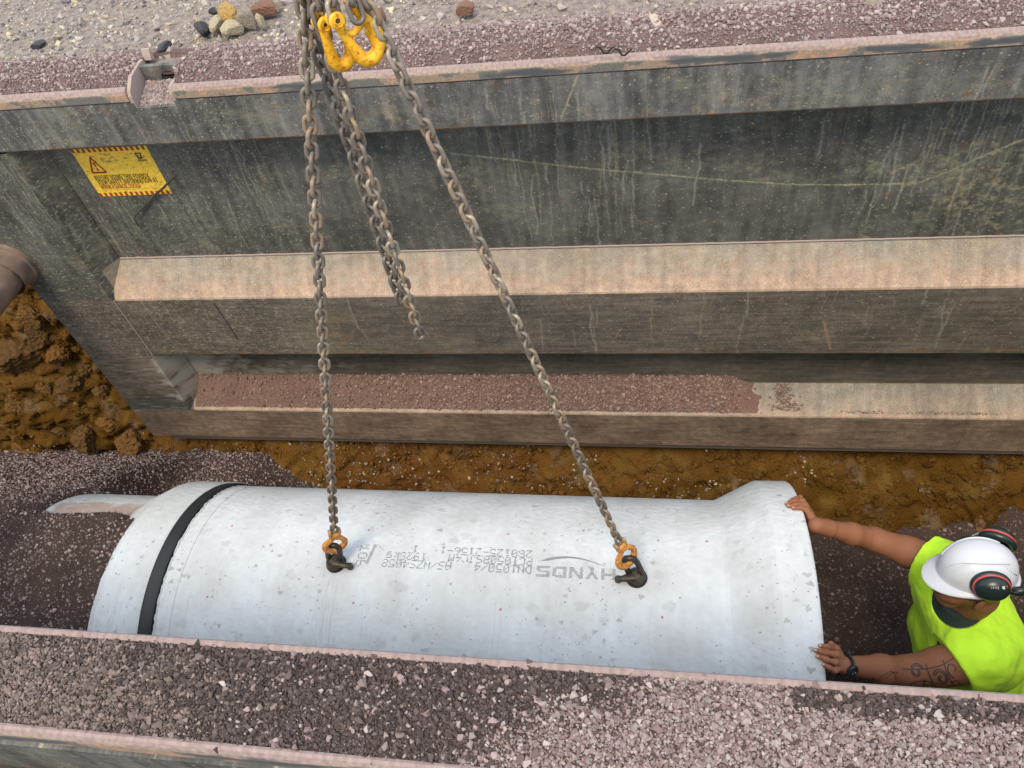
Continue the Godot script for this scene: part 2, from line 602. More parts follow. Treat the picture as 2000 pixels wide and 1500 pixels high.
func pipe_texture(sd: int) -> ImageTexture:
	# u along the pipe from x = -2.0 to 0.65, v round it over the upper half (arc -1.0 .. 1.0 m, far side first)
	var P := Paint.new()
	P.rng.seed = sd
	var W := 1536
	var H := 1024
	P.setup(W, H, -2.0, 0.65, -1.0, 1.0)
	var n1 := noise_bytes(sd + 1, 0.006, W, H, 5)
	var n2 := noise_bytes(sd + 2, 0.04, W, H, 4)
	var n3 := noise_bytes_y(sd + 3, 0.03, W, H, 8.0)
	var n4 := noise_bytes(sd + 4, 0.4, W, H, 2)
	var b := P.b
	for i in W * H:
		var a := n1[i] / 255.0 - 0.5
		var q := n2[i] / 255.0 - 0.5
		var s := n3[i] / 255.0 - 0.5
		var f := n4[i] / 255.0 - 0.5
		var g := 1.0 + a * 0.10 + q * 0.045 + s * 0.03 + f * 0.035
		b[i * 3] = clampi(int(200.0 * g), 0, 255)
		b[i * 3 + 1] = clampi(int((203.0 + a * 3.0) * g), 0, 255)
		b[i * 3 + 2] = clampi(int((203.0 + a * 8.0) * g), 0, 255)
	P.b = b
	var R := P.rng
	for k in 260:   # large stains
		P.blob(Vector2(R.randf_range(-2.0, 0.65), R.randf_range(-0.95, 0.95)), R.randf_range(0.006, 0.018), Color8(170, 171, 165), R.randf_range(0.12, 0.40), R.randf_range(0.6, 1.6), 0.3)
	var cl := noise(sd + 9, 1.6, 3)
	for k in 5200:  # pinholes, in drifts
		var x := R.randf_range(-2.0, 0.65)
		var y := R.randf_range(-0.95, 0.95)
		if cl.get_noise_2d(x, y) < R.randf_range(-0.5, 0.5): continue
		P.blob(Vector2(x, y), R.randf_range(0.0007, 0.0024), Color8(118, 120, 118), R.randf_range(0.3, 0.95), R.randf_range(0.7, 1.6))
	for k in 760:   # larger air holes
		var x := R.randf_range(-2.0, 0.65)
		var y := R.randf_range(-0.95, 0.95)
		if cl.get_noise_2d(x, y) < R.randf_range(-0.4, 0.5): continue
		P.blob(Vector2(x, y), R.randf_range(0.0025, 0.0075), Color8(156, 157, 152), R.randf_range(0.45, 0.9), R.randf_range(0.7, 2.0), 0.45)
	for k in 130:   # scuffs and drag marks
		var p := Vector2(R.randf_range(-2.0, 0.65), R.randf_range(-0.95, 0.95))
		var an := R.randf_range(-0.4, 0.4) if k % 3 else R.randf_range(1.0, 2.1)
		P.line(p, p + Vector2(cos(an), sin(an)) * R.randf_range(0.02, 0.16), Color8(176, 176, 170), R.randf_range(0.12, 0.4), R.randf_range(1.0, 3.0), 0.7)
	if sd == 77:    # reddish dust on the bare strip of the laid pipe
		for k in 900:
			P.blob(Vector2(R.randf_range(-0.12, 0.34), R.randf_range(-0.40, -0.05)), R.randf_range(0.004, 0.02), Color8(176, 154, 142), R.randf_range(0.15, 0.45), R.randf_range(0.8, 2.5), 0.5)
	for k in 40:    # water runs
		var p := Vector2(-1.22 + R.randfn(0.0, 0.05), R.randf_range(0.0, 0.5)) if k < 22 else Vector2(R.randf_range(-2.0, 0.6), R.randf_range(0.0, 0.6))
		for s in 10:
			var q := p + Vector2(R.randfn(0.0, 0.003), 0.03)
			P.line(p, q, Color8(166, 168, 164), 0.35, 1.8, 0.6)
			p = q
	if sd == 31:
		# red plastic tips of the cage spacers
		for s in [[720, 1035], [992, 1043], [1285, 1055], [1380, 1057], [690, 1177], [977, 1190], [1293, 1205], [405, 1165], [453, 1027]]:
			var w3 := at_pipe(s[0], s[1], 0.61)
			var arc := atan2(w3.z - PA.z, w3.y - PA.y) * 0.61
			P.blob(Vector2(w3.x, arc), 0.0060, Color8(208, 186, 184), 0.5)
			P.blob(Vector2(w3.x, arc), 0.0032, Color8(150, 72, 74), 0.9)
	return P.tex()
# ---------------------------------------------------------------- setting
func light_and_camera():
	var cam := Camera3D.new()
	cam.name = "camera"
	cam.fov = rad_to_deg(2.0 * atan(750.0 / F))
	cam.near = 0.05
	cam.far = 800.0
	cam.transform = Transform3D(Basis(CX, -CD, -CF), EYE)
	add_child(cam)
	cam.make_current()
	var we := WorldEnvironment.new()
	we.name = "environment"
	var e := Environment.new()
	e.background_mode = Environment.BG_SKY
	var sm := ProceduralSkyMaterial.new()
	sm.sky_top_color = Color(0.79, 0.845, 0.925)
	sm.sky_horizon_color = Color(0.92, 0.94, 0.96)
	sm.sky_curve = 0.2
	sm.ground_bottom_color = Color(0.35, 0.32, 0.30)
	sm.ground_horizon_color = Color(0.6, 0.58, 0.56)
	sm.sun_angle_max = 1.0
	var sky := Sky.new()
	sky.sky_material = sm
	e.sky = sky
	e.tonemap_mode = Environment.TONE_MAPPER_LINEAR
	e.tonemap_exposure = 2.05
	e.sdfgi_enabled = true
	e.ssao_enabled = true
	e.ssil_enabled = true
	we.environment = e
	add_child(we)
	var sun := DirectionalLight3D.new()
	sun.name = "sun"
	sun.light_color = Color(1.0, 0.95, 0.87)
	sun.light_energy = 0.5
	sun.light_angular_distance = 20.0
	sun.shadow_enabled = true
	sun.transform = Transform3D(Basis.looking_at(Vector3(0.10, -1.0, -0.51).normalized(), Vector3(0, 0, 1)), Vector3(0, 5, 0))
	add_child(sun)

var nz := {}
func wall_z(x: float, y: float) -> float:
	# clay face of the far trench wall
	var z := -2.68 + clampf((-1.9 - y) / 0.8, 0.0, 1.0) * 0.46
	if x < -2.85:
		var k := clampf((-2.85 - x) / 0.5, 0.0, 1.0)
		z = lerpf(z, lerpf(-2.80, -2.36, clampf((-y - 0.4) / 1.8, 0.0, 1.0)), k)
	var d: float = nz.big.get_noise_3d(x, y, 3.0) * 0.10
	d += absf(nz.mid.get_noise_3d(x, y, 9.0)) * 0.11
	d += nz.cell.get_noise_3d(x, y * 1.2, 1.0) * 0.075
	d += nz.fine.get_noise_3d(x, y, 5.0) * 0.030 - absf(nz.crack.get_noise_3d(x, y * 1.3, 2.0)) * 0.05
	var room := 1.0
	if y > -2.10 and x > -2.98: room = 0.15
	return z + d * room * (1.0 if x < -2.6 else 0.72)
func clay_color(x: float, y: float, z: float) -> Color:
	var t: float = nz.tone.get_noise_3d(x, y, z) * 0.5 + 0.5
	var f: float = nz.tone2.get_noise_3d(x, y, z) * 0.5 + 0.5
	var a := Color(0.150, 0.074, 0.019)
	var b := Color(0.105, 0.052, 0.012)
	var c := Color(0.135, 0.080, 0.021)
	var o := a.lerp(b, smoothstep(0.35, 0.6, t)).lerp(c, smoothstep(0.5, 0.75, f))
	if x > -2.4 and x < -0.4: o = o.lerp(Color(0.140, 0.060, 0.019), 0.6 * smoothstep(0.3, 0.6, t))
	var p: float = nz.tone3.get_noise_3d(x * 2.0, y * 2.0, z)
	if p + f * 0.3 > 0.52: o = o.lerp(Color(0.17, 0.125, 0.085), 0.4)
	return o * (0.75 + 0.5 * f)
func pipe_top(z: float) -> float:
	return LY + sqrt(maxf(0.61 * 0.61 - (z - PA.z) * (z - PA.z), 0.0))
func floor_y(x: float, z: float) -> float:
	var y: float = -2.70 + nz.big.get_noise_3d(x, 7.0, z) * 0.04 + nz.fine.get_noise_3d(x, 2.0, z) * 0.012
	# loose spoil along the foot of the clay
	y += smoothstep(-2.1, -2.5, z) * 0.14 * (1.0 + nz.mid.get_noise_3d(x, 3.0, z))
	if x < -1.93:
		var wob: float = nz.mid.get_noise_3d(x, 4.0, 0.0) * 0.025
		# heaped over the barrel and up against the back of the socket
		var R := lerpf(0.634, 0.680, smoothstep(-2.84, -2.35, x))
		if x > -2.25: R = lerpf(0.680, 0.640, smoothstep(-2.25, -2.15, x))
		var crown := LY + sqrt(maxf(R * R - (z - PA.z) * (z - PA.z), 0.0))
		crown = maxf(crown, -1.62 + 0.03 * nz.mid.get_noise_3d(x, 2.0, z)) if z > -1.2 else crown
		if z < -1.50: crown = lerpf(minf(pipe_top(z), LY + 0.25) - 0.03, crown, smoothstep(-1.60, -1.54, z - wob))
		if z < -1.84: crown = -2.08 - 0.45 * (-1.84 - z) + 0.03 * nz.mid.get_noise_3d(x, 1.0, z)
		var cover := smoothstep(-2.62, -2.84, x + wob)
		if z < -1.45: crown = lerpf(crown, maxf(crown, (pipe_top(z) if z > -1.70 else pipe_top(-1.70) - 0.95 * (-1.70 - z)) + 0.02), cover)
		crown += nz.fine.get_noise_3d(x, 6.0, z) * 0.006
		if x < -2.3: crown += nz.mid.get_noise_3d(x, 9.0, z) * 0.012
		y = lerpf(y, crown, smoothstep(-1.98, -2.05, x) if z > -1.5 else smoothstep(-1.80, -2.35, x))
	return y
func field(called: String, x0: float, x1: float, z0: float, z1: float, st: float, hf: Callable, cf: Callable, m: Material) -> MeshInstance3D:
	var g := G.new()
	var w := int((x1 - x0) / st)
	var h := int((z1 - z0) / st)
	var dx := (x1 - x0) / w
	var dz := (z1 - z0) / h
	var hs := PackedFloat32Array()
	for j in h + 1:
		for i in w + 1:
			hs.append(hf.call(x0 + dx * i, z0 + dz * j))
	for j in h + 1:
		for i in w + 1:
			var a := hs[j * (w + 1) + maxi(i - 1, 0)]
			var b := hs[j * (w + 1) + mini(i + 1, w)]
			var c := hs[maxi(j - 1, 0) * (w + 1) + i]
			var d := hs[mini(j + 1, h) * (w + 1) + i]
			var y := hs[j * (w + 1) + i]
			var x := x0 + dx * i
			var z := z0 + dz * j
			g.col = cf.call(x, y, z)
			g.vert(Vector3(x, y, z), Vector3((a - b) / (2.0 * dx), 1.0, (c - d) / (2.0 * dz)).normalized(), Vector2(x, z))
	g.grid(w, h, 0, false)
	return obj(called, g.mesh(), m)

func ground_y(x: float, z: float) -> float:
	return -0.012 + nz.big.get_noise_3d(x, 11.0, z) * 0.02 + nz.mid.get_noise_3d(x, 15.0, z) * 0.012 + nz.fine.get_noise_3d(x, 12.0, z) * 0.004
func setting():
	nz = {big = noise(21, 0.55, 3), mid = noise(22, 2.2, 4), fine = noise(23, 14.0, 4), crack = noise(28, 4.5, 3), cell = noise(24, 2.9, 3, FastNoiseLite.TYPE_CELLULAR),
		tone = noise(25, 0.9, 4), tone2 = noise(26, 6.0, 4), tone3 = noise(27, 2.4, 5)}
	nz.cell.cellular_return_type = FastNoiseLite.RETURN_DISTANCE2_SUB
	# far trench wall
	M.clay = vmat(0.95)
	M.clay.metallic_specular = 0.15
	bump(M.clay, 41, 0.05, 14.0, 0.3)
	var g := G.new()
	var st := 0.014
	var w := int(10.0 / st)
	var h := int(2.8 / st)
	var zs := PackedFloat32Array()
	for j in h + 1:
		for i in w + 1:
			zs.append(wall_z(-6.0 + 10.0 * i / w, -2.8 + 2.78 * j / h))
	for j in h + 1:
		for i in w + 1:
			var z := zs[j * (w + 1) + i]
			var n := Vector3((zs[j * (w + 1) + maxi(i - 1, 0)] - zs[j * (w + 1) + mini(i + 1, w)]) / (20.0 / w), (zs[maxi(j - 1, 0) * (w + 1) + i] - zs[mini(j + 1, h) * (w + 1) + i]) / (5.56 / h), 1.0).normalized()
			var x := -6.0 + 10.0 * i / w
			var y := -2.8 + 2.78 * j / h
			g.col = clay_color(x, y, z)
			g.vert(Vector3(x, y, z), n, Vector2(x, y))
	g.grid(w, h, 0, true)
	tag(obj("trench_wall", g.mesh(), M.clay), "", "", "", "structure")
	# the other walls of the trench
	g = G.new()
	g.col = Color(0.14, 0.08, 0.03)
	g.quad(Vector3(-6, -2.8, 0.3), Vector3(-6, -0.02, 0.3), Vector3(4, -0.02, 0.3), Vector3(4, -2.8, 0.3))
	g.quad(Vector3(4, -2.8, -2.9), Vector3(4, -2.8, 0.3), Vector3(4, -0.02, 0.3), Vector3(4, -0.02, -2.9))
	g.quad(Vector3(-6, -2.8, 0.3), Vector3(-6, -2.8, -2.9), Vector3(-6, -0.02, -2.9), Vector3(-6, -0.02, 0.3))
	tag(obj("trench_wall", g.mesh(), M.clay), "", "", "", "structure")
	# trench floor: dark damp soil under the bedding
	M.soil = vmat(0.95)
	M.soil.metallic_specular = 0.15
	bump(M.soil, 42, 0.06, 10.0, 0.25)
	var fc := func(x: float, y: float, z: float) -> Color:
		var t: float = nz.tone2.get_noise_3d(x, y, z) * 0.5 + 0.5
		return Color(0.045, 0.030, 0.027).lerp(Color(0.095, 0.068, 0.054), t)
	tag(field("trench_floor", -1.74, 4.0, -2.75, 0.3, 0.03, floor_y, fc, M.soil), "", "", "", "structure")
	tag(field("bedding", -4.7, -1.70, -2.75, -0.45, 0.0135, floor_y, fc, M.soil), "", "", "", "structure")
	tag(field("trench_floor", -6.0, -4.66, -2.75, 0.3, 0.06, floor_y, fc, M.soil), "", "", "", "structure")
	# ground around the trench, one sheet with the trench cut out
	M.ground = StandardMaterial3D.new()
	M.ground.roughness = 0.95
	M.ground.albedo_texture = ramp_tex(51, 0.02, [[0.0, Color8(104, 92, 87)], [0.45, Color8(132, 119, 110)], [0.7, Color8(146, 131, 119)], [1.0, Color8(160, 144, 126)]])
	bump(M.ground, 43, 0.08, 8.0, 0.4)
	g = G.new()
	for j in 61:
		for i in 261:
			var x := -4.0 + 7.8 * i / 260.0
			var z := -5.6 + 3.0 * j / 60.0
			var y := ground_y(x, z)
			var n := Vector3(ground_y(x - 0.02, z) - ground_y(x + 0.02, z), 0.04, ground_y(x, z - 0.02) - ground_y(x, z + 0.02)).normalized()
			g.vert(Vector3(x, y, z), n, Vector2(x, z))
	g.grid(260, 60, 0, false)
	var q := func(xa: float, xb: float, za: float, zb: float, y: float):
		g.quad(Vector3(xa, y, zb), Vector3(xb, y, zb), Vector3(xb, y, za), Vector3(xa, y, za))
	q.call(-200.0, 200.0, -200.0, -5.55, -0.02)
	q.call(-200.0, 200.0, 0.3, 200.0, -0.02)
	q.call(-200.0, -3.98, -5.55, -2.62, -0.02)
	q.call(3.78, 200.0, -5.55, -2.62, -0.02)
	q.call(-200.0, -6.0, -2.62, 0.3, -0.02)
	q.call(4.0, 200.0, -2.62, 0.3, -0.02)
	tag(obj("ground", g.mesh(), M.ground), "", "", "", "structure")

# ---------------------------------------------------------------- trench shield
func puv(p: Vector3) -> Vector2:
	return Vector2((p.x + 3.0) / 5.6, (0.05 - p.y) / 2.25)
func plate_with_hole(g: G, x0: float, x1: float, y0: float, y1: float, zb: float, zf: float, hc: Vector2, hr: Vector2):
	var m := 24
	var rect := []
	var hole := []
	for i in m:
		var an := TAU * i / m
		var d := Vector2(cos(an), sin(an))
		hole.append(hc + d * hr)
		var tx := ((x1 if d.x > 0 else x0) - hc.x) / d.x if absf(d.x) > 1e-5 else 1e9
		var ty := ((y1 if d.y > 0 else y0) - hc.y) / d.y if absf(d.y) > 1e-5 else 1e9
		rect.append(hc + d * minf(tx, ty))
	for i in m:
		var k := (i + 1) % m
		var a: Vector2 = rect[i]
		var b: Vector2 = rect[k]
		var c: Vector2 = hole[k]
		var d: Vector2 = hole[i]
		# keep the corner of the rectangle
		var cor := Vector2(x1 if a.x + b.x > 2 * hc.x else x0, y1 if a.y + b.y > 2 * hc.y else y0)
		var has := absf(a.x - b.x) > 1e-4 and absf(a.y - b.y) > 1e-4
		for z in [zf, zb]:
			var o := Vector3(0, 0, 1 if z == zf else -1)
			g.quado(Vector3(a.x, a.y, z), Vector3(b.x, b.y, z), Vector3(c.x, c.y, z), Vector3(d.x, d.y, z), o, puv)
			if has:
				g.quado(Vector3(a.x, a.y, z), Vector3(cor.x, cor.y, z), Vector3(b.x, b.y, z), Vector3((a.x + b.x) / 2, (a.y + b.y) / 2, z), o, puv)
		g.quado(Vector3(d.x, d.y, zf), Vector3(c.x, c.y, zf), Vector3(c.x, c.y, zb), Vector3(d.x, d.y, zb), Vector3(hc.x - c.x, hc.y - c.y, 0), puv)
	g.quado(Vector3(x0, y1, zf), Vector3(x1, y1, zf), Vector3(x1, y1, zb), Vector3(x0, y1, zb), Vector3.UP, puv)
	g.quado(Vector3(x0, y1, zf), Vector3(x0, y0, zf), Vector3(x0, y0, zb), Vector3(x0, y1, zb), Vector3.LEFT, puv)
	g.quado(Vector3(x1, y1, zf), Vector3(x1, y0, zf), Vector3(x1, y0, zb), Vector3(x1, y1, zb), Vector3.RIGHT, puv)

const NX0 := -1.855   # pocket in the top rail
const NX1 := -1.695
func side_panel(parent: Node3D, m: Material, lipm: Material, dusty: Material, dark: Material, label: String, lw: float) -> Node3D:
	var k := puv
	var g := G.new()
	g.prism([Vector2(ZR, -0.05), Vector2(ZR, -2.155), Vector2(-2.60, -2.155), Vector2(-2.60, -0.05)], -2.895, 2.6, k)
	var pan := obj("side_panel", g.mesh(), m, parent)
	if label: pan.set_meta("label", label)
	# top rail: box section with a pocket cut into it
	g = G.new()
	var zo := -2.59
	var rail := func(y: float) -> Array:
		return [Vector2(ZF, y - 0.003), Vector2(ZF, -0.222), Vector2(ZF - 0.003, -0.228), Vector2(ZF - 0.009, -0.231), Vector2(zo + 0.009, -0.231), Vector2(zo, -0.222), Vector2(zo, y - 0.003), Vector2(zo + 0.003, y), Vector2(ZF - 0.003, y)]
	g.prism(rail.call(-0.052), -3.6, NX0, k)
	g.prism(rail.call(-0.072), NX0 + 0.001, NX1 - 0.001, k)
	g.prism(rail.call(-0.052), NX1, 2.75, k)
	obj("top_rail", g.mesh(), m, pan)
	# lips of the filled channel on top
	for s in [[ZF + 0.004, -1.0], [zo - 0.004, 1.0]]:
		var z: float = s[0]
		var o: float = s[1]
		for e in [[-3.6, NX0 - 0.012], [NX1 + 0.012, 2.75]]:
			g = G.new()
			g.prism([Vector2(z, -0.045), Vector2(z, -0.020), Vector2(z + o * lw * 0.13, -0.009), Vector2(z + o * lw * 0.36, -0.002), Vector2(z + o * lw * 0.62, 0.0), Vector2(z + o * lw * 0.86, -0.003), Vector2(z + o * lw, -0.045)], e[0], e[1], k)
			obj("channel_lip", g.mesh(), lipm, pan)
		g = G.new()
		g.prism([Vector2(z + o * 0.009, -0.044), Vector2(z + o * 0.020, -0.044), Vector2(z + o * 0.020, -0.053), Vector2(z + o * 0.009, -0.053)], -3.6, NX0 - 0.012)
		g.prism([Vector2(z + o * 0.009, -0.044), Vector2(z + o * 0.020, -0.044), Vector2(z + o * 0.020, -0.053), Vector2(z + o * 0.009, -0.053)], NX1 + 0.012, 2.75)
		obj("seam_strip", g.mesh(), dark, pan)
	# pocket: cheeks, lifting plate with its eye
	g = G.new()
	g.prism([Vector2(ZF - 0.001, -0.07), Vector2(ZF - 0.001, -0.03), Vector2(ZF - 0.012, -0.012), Vector2(-2.47, 0.018), Vector2(-2.535, 0.026), Vector2(-2.58, 0.026), Vector2(-2.58, -0.09), Vector2(ZF - 0.001, -0.09)], NX0 - 0.011, NX0 + 0.003, k)
	obj("pocket_cheek", g.mesh(), dusty, pan)
	g = G.new()
	g.prism([Vector2(ZF - 0.001, -0.07), Vector2(ZF - 0.001, -0.03), Vector2(ZF - 0.012, -0.006), Vector2(-2.45, -0.003), Vector2(-2.575, -0.006), Vector2(-2.58, -0.09), Vector2(ZF - 0.001, -0.09)], NX1 - 0.003, NX1 + 0.011, k)
	obj("pocket_cheek", g.mesh(), dusty, pan)
	g = G.new()
	plate_with_hole(g, NX0 + 0.004, NX1 - 0.004, -0.071, 0.018, -2.555, -2.535, Vector2(-1.748, -0.030), Vector2(0.036, 0.026))
	obj("lifting_plate", g.mesh(), m, pan)
	g = G.new()
	g.prism([Vector2(-2.60, 0.010), Vector2(-2.615, 0.045), Vector2(-2.625, 0.045), Vector2(-2.625, 0.0)], NX0 - 0.012, NX0 + 0.02, k)
	obj("locating_tab", g.mesh(), dusty, pan)
	# end post
	g = G.new()
	var y0 := -0.233
	var y1 := -1.893
	var ch := 0.012
	# front face, two sides, small chamfers
	for pr in [[-2.90, -2.51]]:
		var xa: float = pr[0]
		var xb: float = pr[1]
		g.quado(Vector3(xa + ch, y0, ZF), Vector3(xb - ch, y0, ZF), Vector3(xb - ch, y1, ZF), Vector3(xa + ch, y1, ZF), Vector3(0, 0, 1), k)
		g.quado(Vector3(xa + ch, y0, ZF), Vector3(xa, y0, ZF - ch), Vector3(xa, y1, ZF - ch), Vector3(xa + ch, y1, ZF), Vector3(-1, 0, 1), k)
		g.quado(Vector3(xa, y0, ZF - ch), Vector3(xa, y0, -2.6), Vector3(xa, y1, -2.6), Vector3(xa, y1, ZF - ch), Vector3(-1, 0, 0), k)
		g.quado(Vector3(xb - ch, y0, ZF), Vector3(xb + 0.055, y0, ZR + 0.004), Vector3(xb + 0.055, y1, ZR + 0.004), Vector3(xb - ch, y1, ZF), Vector3(1, 0, 1), k)
	obj("end_post", g.mesh(), m, pan)
	# weld beads along the post
	g = G.new()
	var pts := PackedVector3Array()
	for i in 90:
		var y := lerpf(-1.045, -1.43, i / 89.0)
		pts.append(Vector3(-2.512 + 0.0012 * sin(i * 1.9), y, ZF + 0.001))
	g.tube(pts, 0.0035, 6)
	obj("weld_bead", g.mesh(), dusty, pan)
	# middle and bottom rails with sloping tops
	g = G.new()
	g.prism([Vector2(ZR - 0.002, -0.894), Vector2(ZF - 0.009, -1.032), Vector2(ZF - 0.003, -1.037), Vector2(ZF, -1.046), Vector2(ZF, -1.426), Vector2(ZF - 0.004, -1.433), Vector2(ZF - 0.012, -1.436), Vector2(ZR - 0.002, -1.436)], -2.508, 2.6, k)
	obj("middle_rail", g.mesh(), m, pan)
	g = G.new()
	pts = PackedVector3Array()
	for i in 160:
		pts.append(Vector3(lerpf(-2.45, 2.6, i / 159.0), -0.892 + 0.001 * sin(i * 2.3), ZR + 0.002))
	g.tube(pts, 0.0045, 6)
	obj("weld_bead", g.mesh(), dusty, pan)
	g = G.new()
	g.prism([Vector2(ZR - 0.002, -1.788), Vector2(ZF - 0.009, -1.886), Vector2(ZF - 0.002, -1.889), Vector2(ZF + 0.001, -1.897), Vector2(ZF + 0.001, -2.148), Vector2(ZF - 0.006, -2.157), Vector2(ZR - 0.002, -2.157)], -2.888, 2.6, k)
	obj("bottom_rail", g.mesh(), m, pan)
	g = G.new()
	g.prism([Vector2(ZF - 0.012, -2.158), Vector2(ZF - 0.012, -2.19), Vector2(ZR, -2.19), Vector2(ZR, -2.158)], -2.78, 2.6)
	obj("cutting_shoe", g.mesh(), dark, pan)
	return pan

func trench_shield():
	M.steel = StandardMaterial3D.new()
	M.steel.albedo_texture = panel_texture()
	M.steel.roughness = 0.62
	M.steel.metallic_specular = 0.35
	M.dusty = mat(0.36, 0.275, 0.235, 0.95)
	bump(M.dusty, 44, 0.06, 5.0, 0.15)
	M.lip = StandardMaterial3D.new()
	M.lip.albedo_texture = lip_texture()
	M.lip.roughness = 0.95
	M.darksteel = mat(0.13, 0.105, 0.09, 0.8)
	var t := thing("trench_shield", Vector3.ZERO, "grey steel trench shield with two side panels and round spreader tubes", "trench shield")
	side_panel(t, M.steel, M.lip, M.dusty, M.darksteel, "scratched dark grey steel panel with three rails and a yellow warning sticker", 0.036)
	var near := side_panel(t, M.steel, M.lip, M.dusty, M.darksteel, "dusty steel panel whose top channel is heaped with pink gravel", 0.020)
	near.transform = Transform3D(Basis(Vector3.UP, PI), Vector3(-0.3, 0, -2.861))
	# spreader tubes between the panels
	M.tube = mat(0.20, 0.15, 0.125, 0.7)
	M.tube.albedo_texture = ramp_tex(61, 0.012, [[0.0, Color8(150, 140, 132)], [0.5, Color8(200, 178, 160)], [1.0, Color8(255, 220, 196)]])
	M.tube.albedo_color = lin(0.33, 0.285, 0.265)
	for x in [-2.895, 2.45]:
		var g := G.new()
		g.lathe(Vector3(x, -0.80, -2.41), Vector3(0, 0, 1), [Vector2(0.0, 0.118), Vector2(0.02, 0.118), Vector2(0.022, 0.105), Vector2(0.10, 0.105)], 40)
		var pl := obj("spreader_socket", g.mesh(), M.tube, t)
		g = G.new()
		g.lathe(Vector3(x, -0.80, -2.36), Vector3(0, 0, 1), [Vector2(0.0, 0.0), Vector2(0.0, 0.076), Vector2(0.012, 0.086), Vector2(0.03, 0.089), Vector2(1.83, 0.089), Vector2(1.86, 0.076), Vector2(1.86, 0.0)], 40)
		var sp := obj("spreader_tube", g.mesh(), M.tube, t)
		sp.set_meta("label", "dusty round steel spreader tube with a pin near its end")
		g = G.new()
		g.lathe(Vector3(x + 0.02, -0.725, -2.262), Vector3(0.1, 1, 0.05).normalized(), [Vector2(0.0, 0.017), Vector2(0.028, 0.017), Vector2(0.032, 0.014), Vector2(0.034, 0.0)], 20)
		obj("pin", g.mesh(), M.tube, sp)

# ---------------------------------------------------------------- pipes
func pipe_lathe(prof: Array, xoff: float, sides := 160) -> ArrayMesh:
	var g := G.new()
	for j in prof.size() - 1:
		var p0: Vector2 = prof[j]
		var p1: Vector2 = prof[j + 1]
		var dl := p1 - p0
		var pn := Vector2(-dl.y, dl.x).normalized()
		var start := g.v.size()
		for r in [p0, p1]:
			for k in sides + 1:
				var an := -PI + TAU * k / sides
				var e := Vector3(0, cos(an), sin(an))
				g.vert(PA + Vector3(r.x + xoff, 0, 0) + e * r.y, (Vector3(pn.x, 0, 0) + e * pn.y).normalized(), Vector2((r.x + 2.0) / 2.65, (an * 0.61 + 1.0) / 2.0))
		for k in sides:
			var a := start + k
			var b := a + sides + 1
			# angle runs from +y to +z: e x x-axis is inward there
			g.ix.append_array(PackedInt32Array([a, b, a + 1, a + 1, b, b + 1]))
	return g.mesh()
const FONT := {
	"0": [14, 17, 19, 21, 25, 17, 14], "1": [4, 12, 4, 4, 4, 4, 14], "2": [14, 17, 1, 2, 4, 8, 31], "3": [31, 2, 4, 2, 1, 17, 14],
	"4": [2, 6, 10, 18, 31, 2, 2], "5": [31, 16, 30, 1, 1, 17, 14], "6": [6, 8, 16, 30, 17, 17, 14], "8": [14, 17, 17, 14, 17, 17, 14],
	"9": [14, 17, 17, 15, 1, 2, 12], "A": [14, 17, 17, 31, 17, 17, 17], "B": [30, 17, 17, 30, 17, 17, 30], "C": [14, 17, 16, 16, 16, 17, 14],
	"D": [28, 18, 17, 17, 17, 18, 28], "J": [7, 2, 2, 2, 2, 18, 12], "M": [17, 27, 21, 21, 17, 17, 17], "N": [17, 17, 25, 21, 19, 17, 17],
	"O": [14, 17, 17, 17, 17, 17, 14], "P": [30, 17, 17, 30, 16, 16, 16], "S": [15, 16, 16, 14, 1, 1, 30], "T": [31, 4, 4, 4, 4, 4, 4],
	"Z": [31, 1, 2, 4, 8, 16, 31], "/": [0, 1, 2, 4, 8, 16, 0], "-": [0, 0, 0, 31, 0, 0, 0], "k": [16, 16, 18, 20, 24, 20, 18], "g": [0, 15, 17, 17, 15, 1, 14], " ": [0, 0, 0, 0, 0, 0, 0]}
func on_pipe(x: float, arc: float, r := 0.6106) -> Vector3:
	return PA + Vector3(x, cos(arc / 0.61) * r, sin(arc / 0.61) * r)
func ink(g: G, x: float, arc: float, dx: float, da: float):
	# a mark of ink dx by da metres on the barrel
	var a := on_pipe(x - dx / 2, arc - da / 2)
	var b := on_pipe(x + dx / 2, arc - da / 2)
	var c := on_pipe(x + dx / 2, arc + da / 2)
	var d := on_pipe(x - dx / 2, arc + da / 2)
	g.quado(a, b, c, d, Vector3(0, cos(arc / 0.61), sin(arc / 0.61)))
func dots(g: G, text: String, x: float, arc: float, px: float, py: float, sideways := false):
	# ink-jet lettering read from the far side of the trench: it runs towards -x, its tops towards the camera
	var at := 0.0
	for ch in text:
		var rows: Array = FONT[ch]
		for j in 7:
			for i in 5:
				if rows[j] >> (4 - i) & 1 and rng.randf() > 0.06:
					var s := rng.randf_range(0.75, 1.15)
					if sideways:
						ink(g, x - (3 - j) * px, arc + (at + i) * py, px * 0.85 * s, py * s)
					else:
						ink(g, x - (at + i) * px, arc + (3 - j) * py, px * 1.12 * s, py * 0.86 * s)
		at += 6.1
